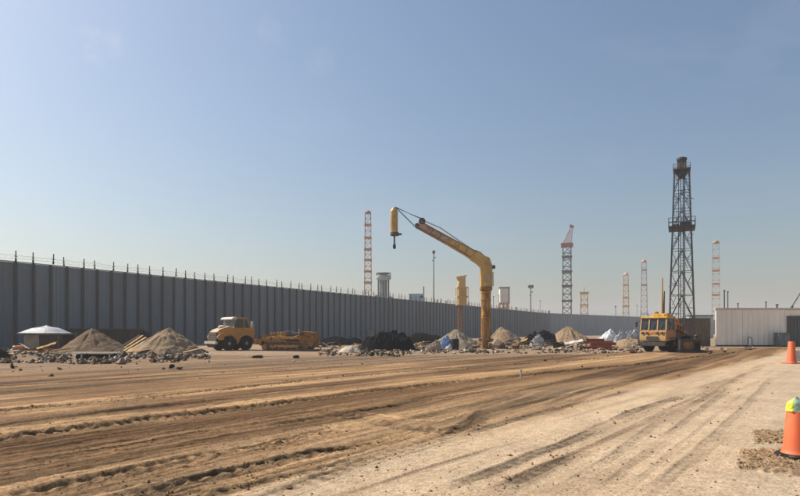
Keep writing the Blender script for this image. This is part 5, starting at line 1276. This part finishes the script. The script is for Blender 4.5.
def far_poles():
    for px, yt, Y, r, lab in ((540, 300, 260, .5, 'thin pale pole right of the twin headed lamp post'), (615.5, 306, 300, .9, 'short dark pole between the two pale lattice towers'),
        (637, 305, 320, .5, 'faint grey pole left of the slim grey tower'), (724.3, 290, 130, 1.1, 'left dark stack above the white wall'), (727.8, 291, 131, .9, 'right dark stack above the white wall'),
        (738, 303, 130, .8, 'short dark vent pole above the middle of the white wall'), (766, 301.5, 130, .9, 'tan vent pole rising over the white wall'), (777, 304, 131, 1.4, 'stubby dark vent over the right of the white wall'),
        (437, 300, 185, .6, 'short vent pipe over the fence beside the lamp post'), (446, 301, 190, .7, 'dark vent pipe over the fence left of the crane tower'), (516, 307, 225, .8, 'stub pipe over the fence right of the silo'), (493.5, 296, 205, .5, 'grey pipe mast between crane and silo')):
        k = Y/F; c = P(px, 300, Y); H = P(px, yt, Y).z; t = thing('vent_pole', lab, 'pole', (c.x, Y, 0), 0, 'poles over the fence and wall')
        b = MB(); b.tube([(0, 0, 0), (0, 0, H-1*k)], r*k*.6, 8); b.build('shaft', M['tower'] if 'pale' not in lab and 'faint' not in lab else M['fargrey'], t)
        b = MB(); b.lathe([(r*k*.6, H-1.2*k), (r*k*1.1, H-.9*k), (r*k*1.1, H-.3*k), (r*k*.3, H)], 8); b.build('cap', M['dark'], t)
    # slanted boom far right
    Y = 140.0; k = Y/F; c = P(792, 300, Y); t = thing('far_boom', 'thin slanting crane boom above the right end of the white wall', 'crane', (c.x, Y, 0))
    b = MB(); b.tube([(0, 0, 0), (0, 0, P(792, 306, Y).z)], 1.2*k, 8); b.build('mast', M['dark'], t)
    b = MB(); b.beam((0, 0, P(792, 306.5, Y).z), Vector((P(806, 284, Y).x-c.x, 0, P(806, 284, Y).z)), .8*k); b.build('boom', M['dark'], t)
    # works silhouettes between fence and rig
    for px, yt, w_, Y, lab in ((633, 321, 10, 300, 'pale blue grey plant block left of the rig'), (640, 318.5, 5, 310, 'narrow grey plant block behind the rig cab'), (700, 316, 24, 150, 'low pale roof showing over the brown fence')):
        k = Y/F; c = P(px, 320, Y); H = P(px, yt, Y).z; t = thing('plant_block', lab, 'building', (c.x, Y, 0))
        b = MB(); b.box(0, 0, H/2, w_*k, 5*k, H); b.build('wall', M['fargrey'], t)
        b = MB(); b.box(0, 0, H+.1, w_*k*1.05, 5.4*k, .3); b.build('roof', M['tower'], t)
far_poles()

# ------------------------------------------------------------------ haze
b = MB(); b.box(0, 0, 29.5, 3020, 3020, 61); hz = b.build('haze', None); stuff(hz)
hz.location = (0, 0, 0)
m = bpy.data.materials.new('haze_air'); m.use_nodes = True; n = m.node_tree.nodes; n.clear()
mo = n.new('ShaderNodeOutputMaterial'); pv = n.new('ShaderNodeVolumePrincipled')
pv.inputs['Color'].default_value = (.88, .91, .95, 1); pv.inputs['Density'].default_value = .00055; pv.inputs['Anisotropy'].default_value = .3
m.node_tree.links.new(pv.outputs[0], mo.inputs['Volume']); hz.data.materials.append(m)
tag(hz, 'thin pale dusty haze filling the air over the yard', 'haze')
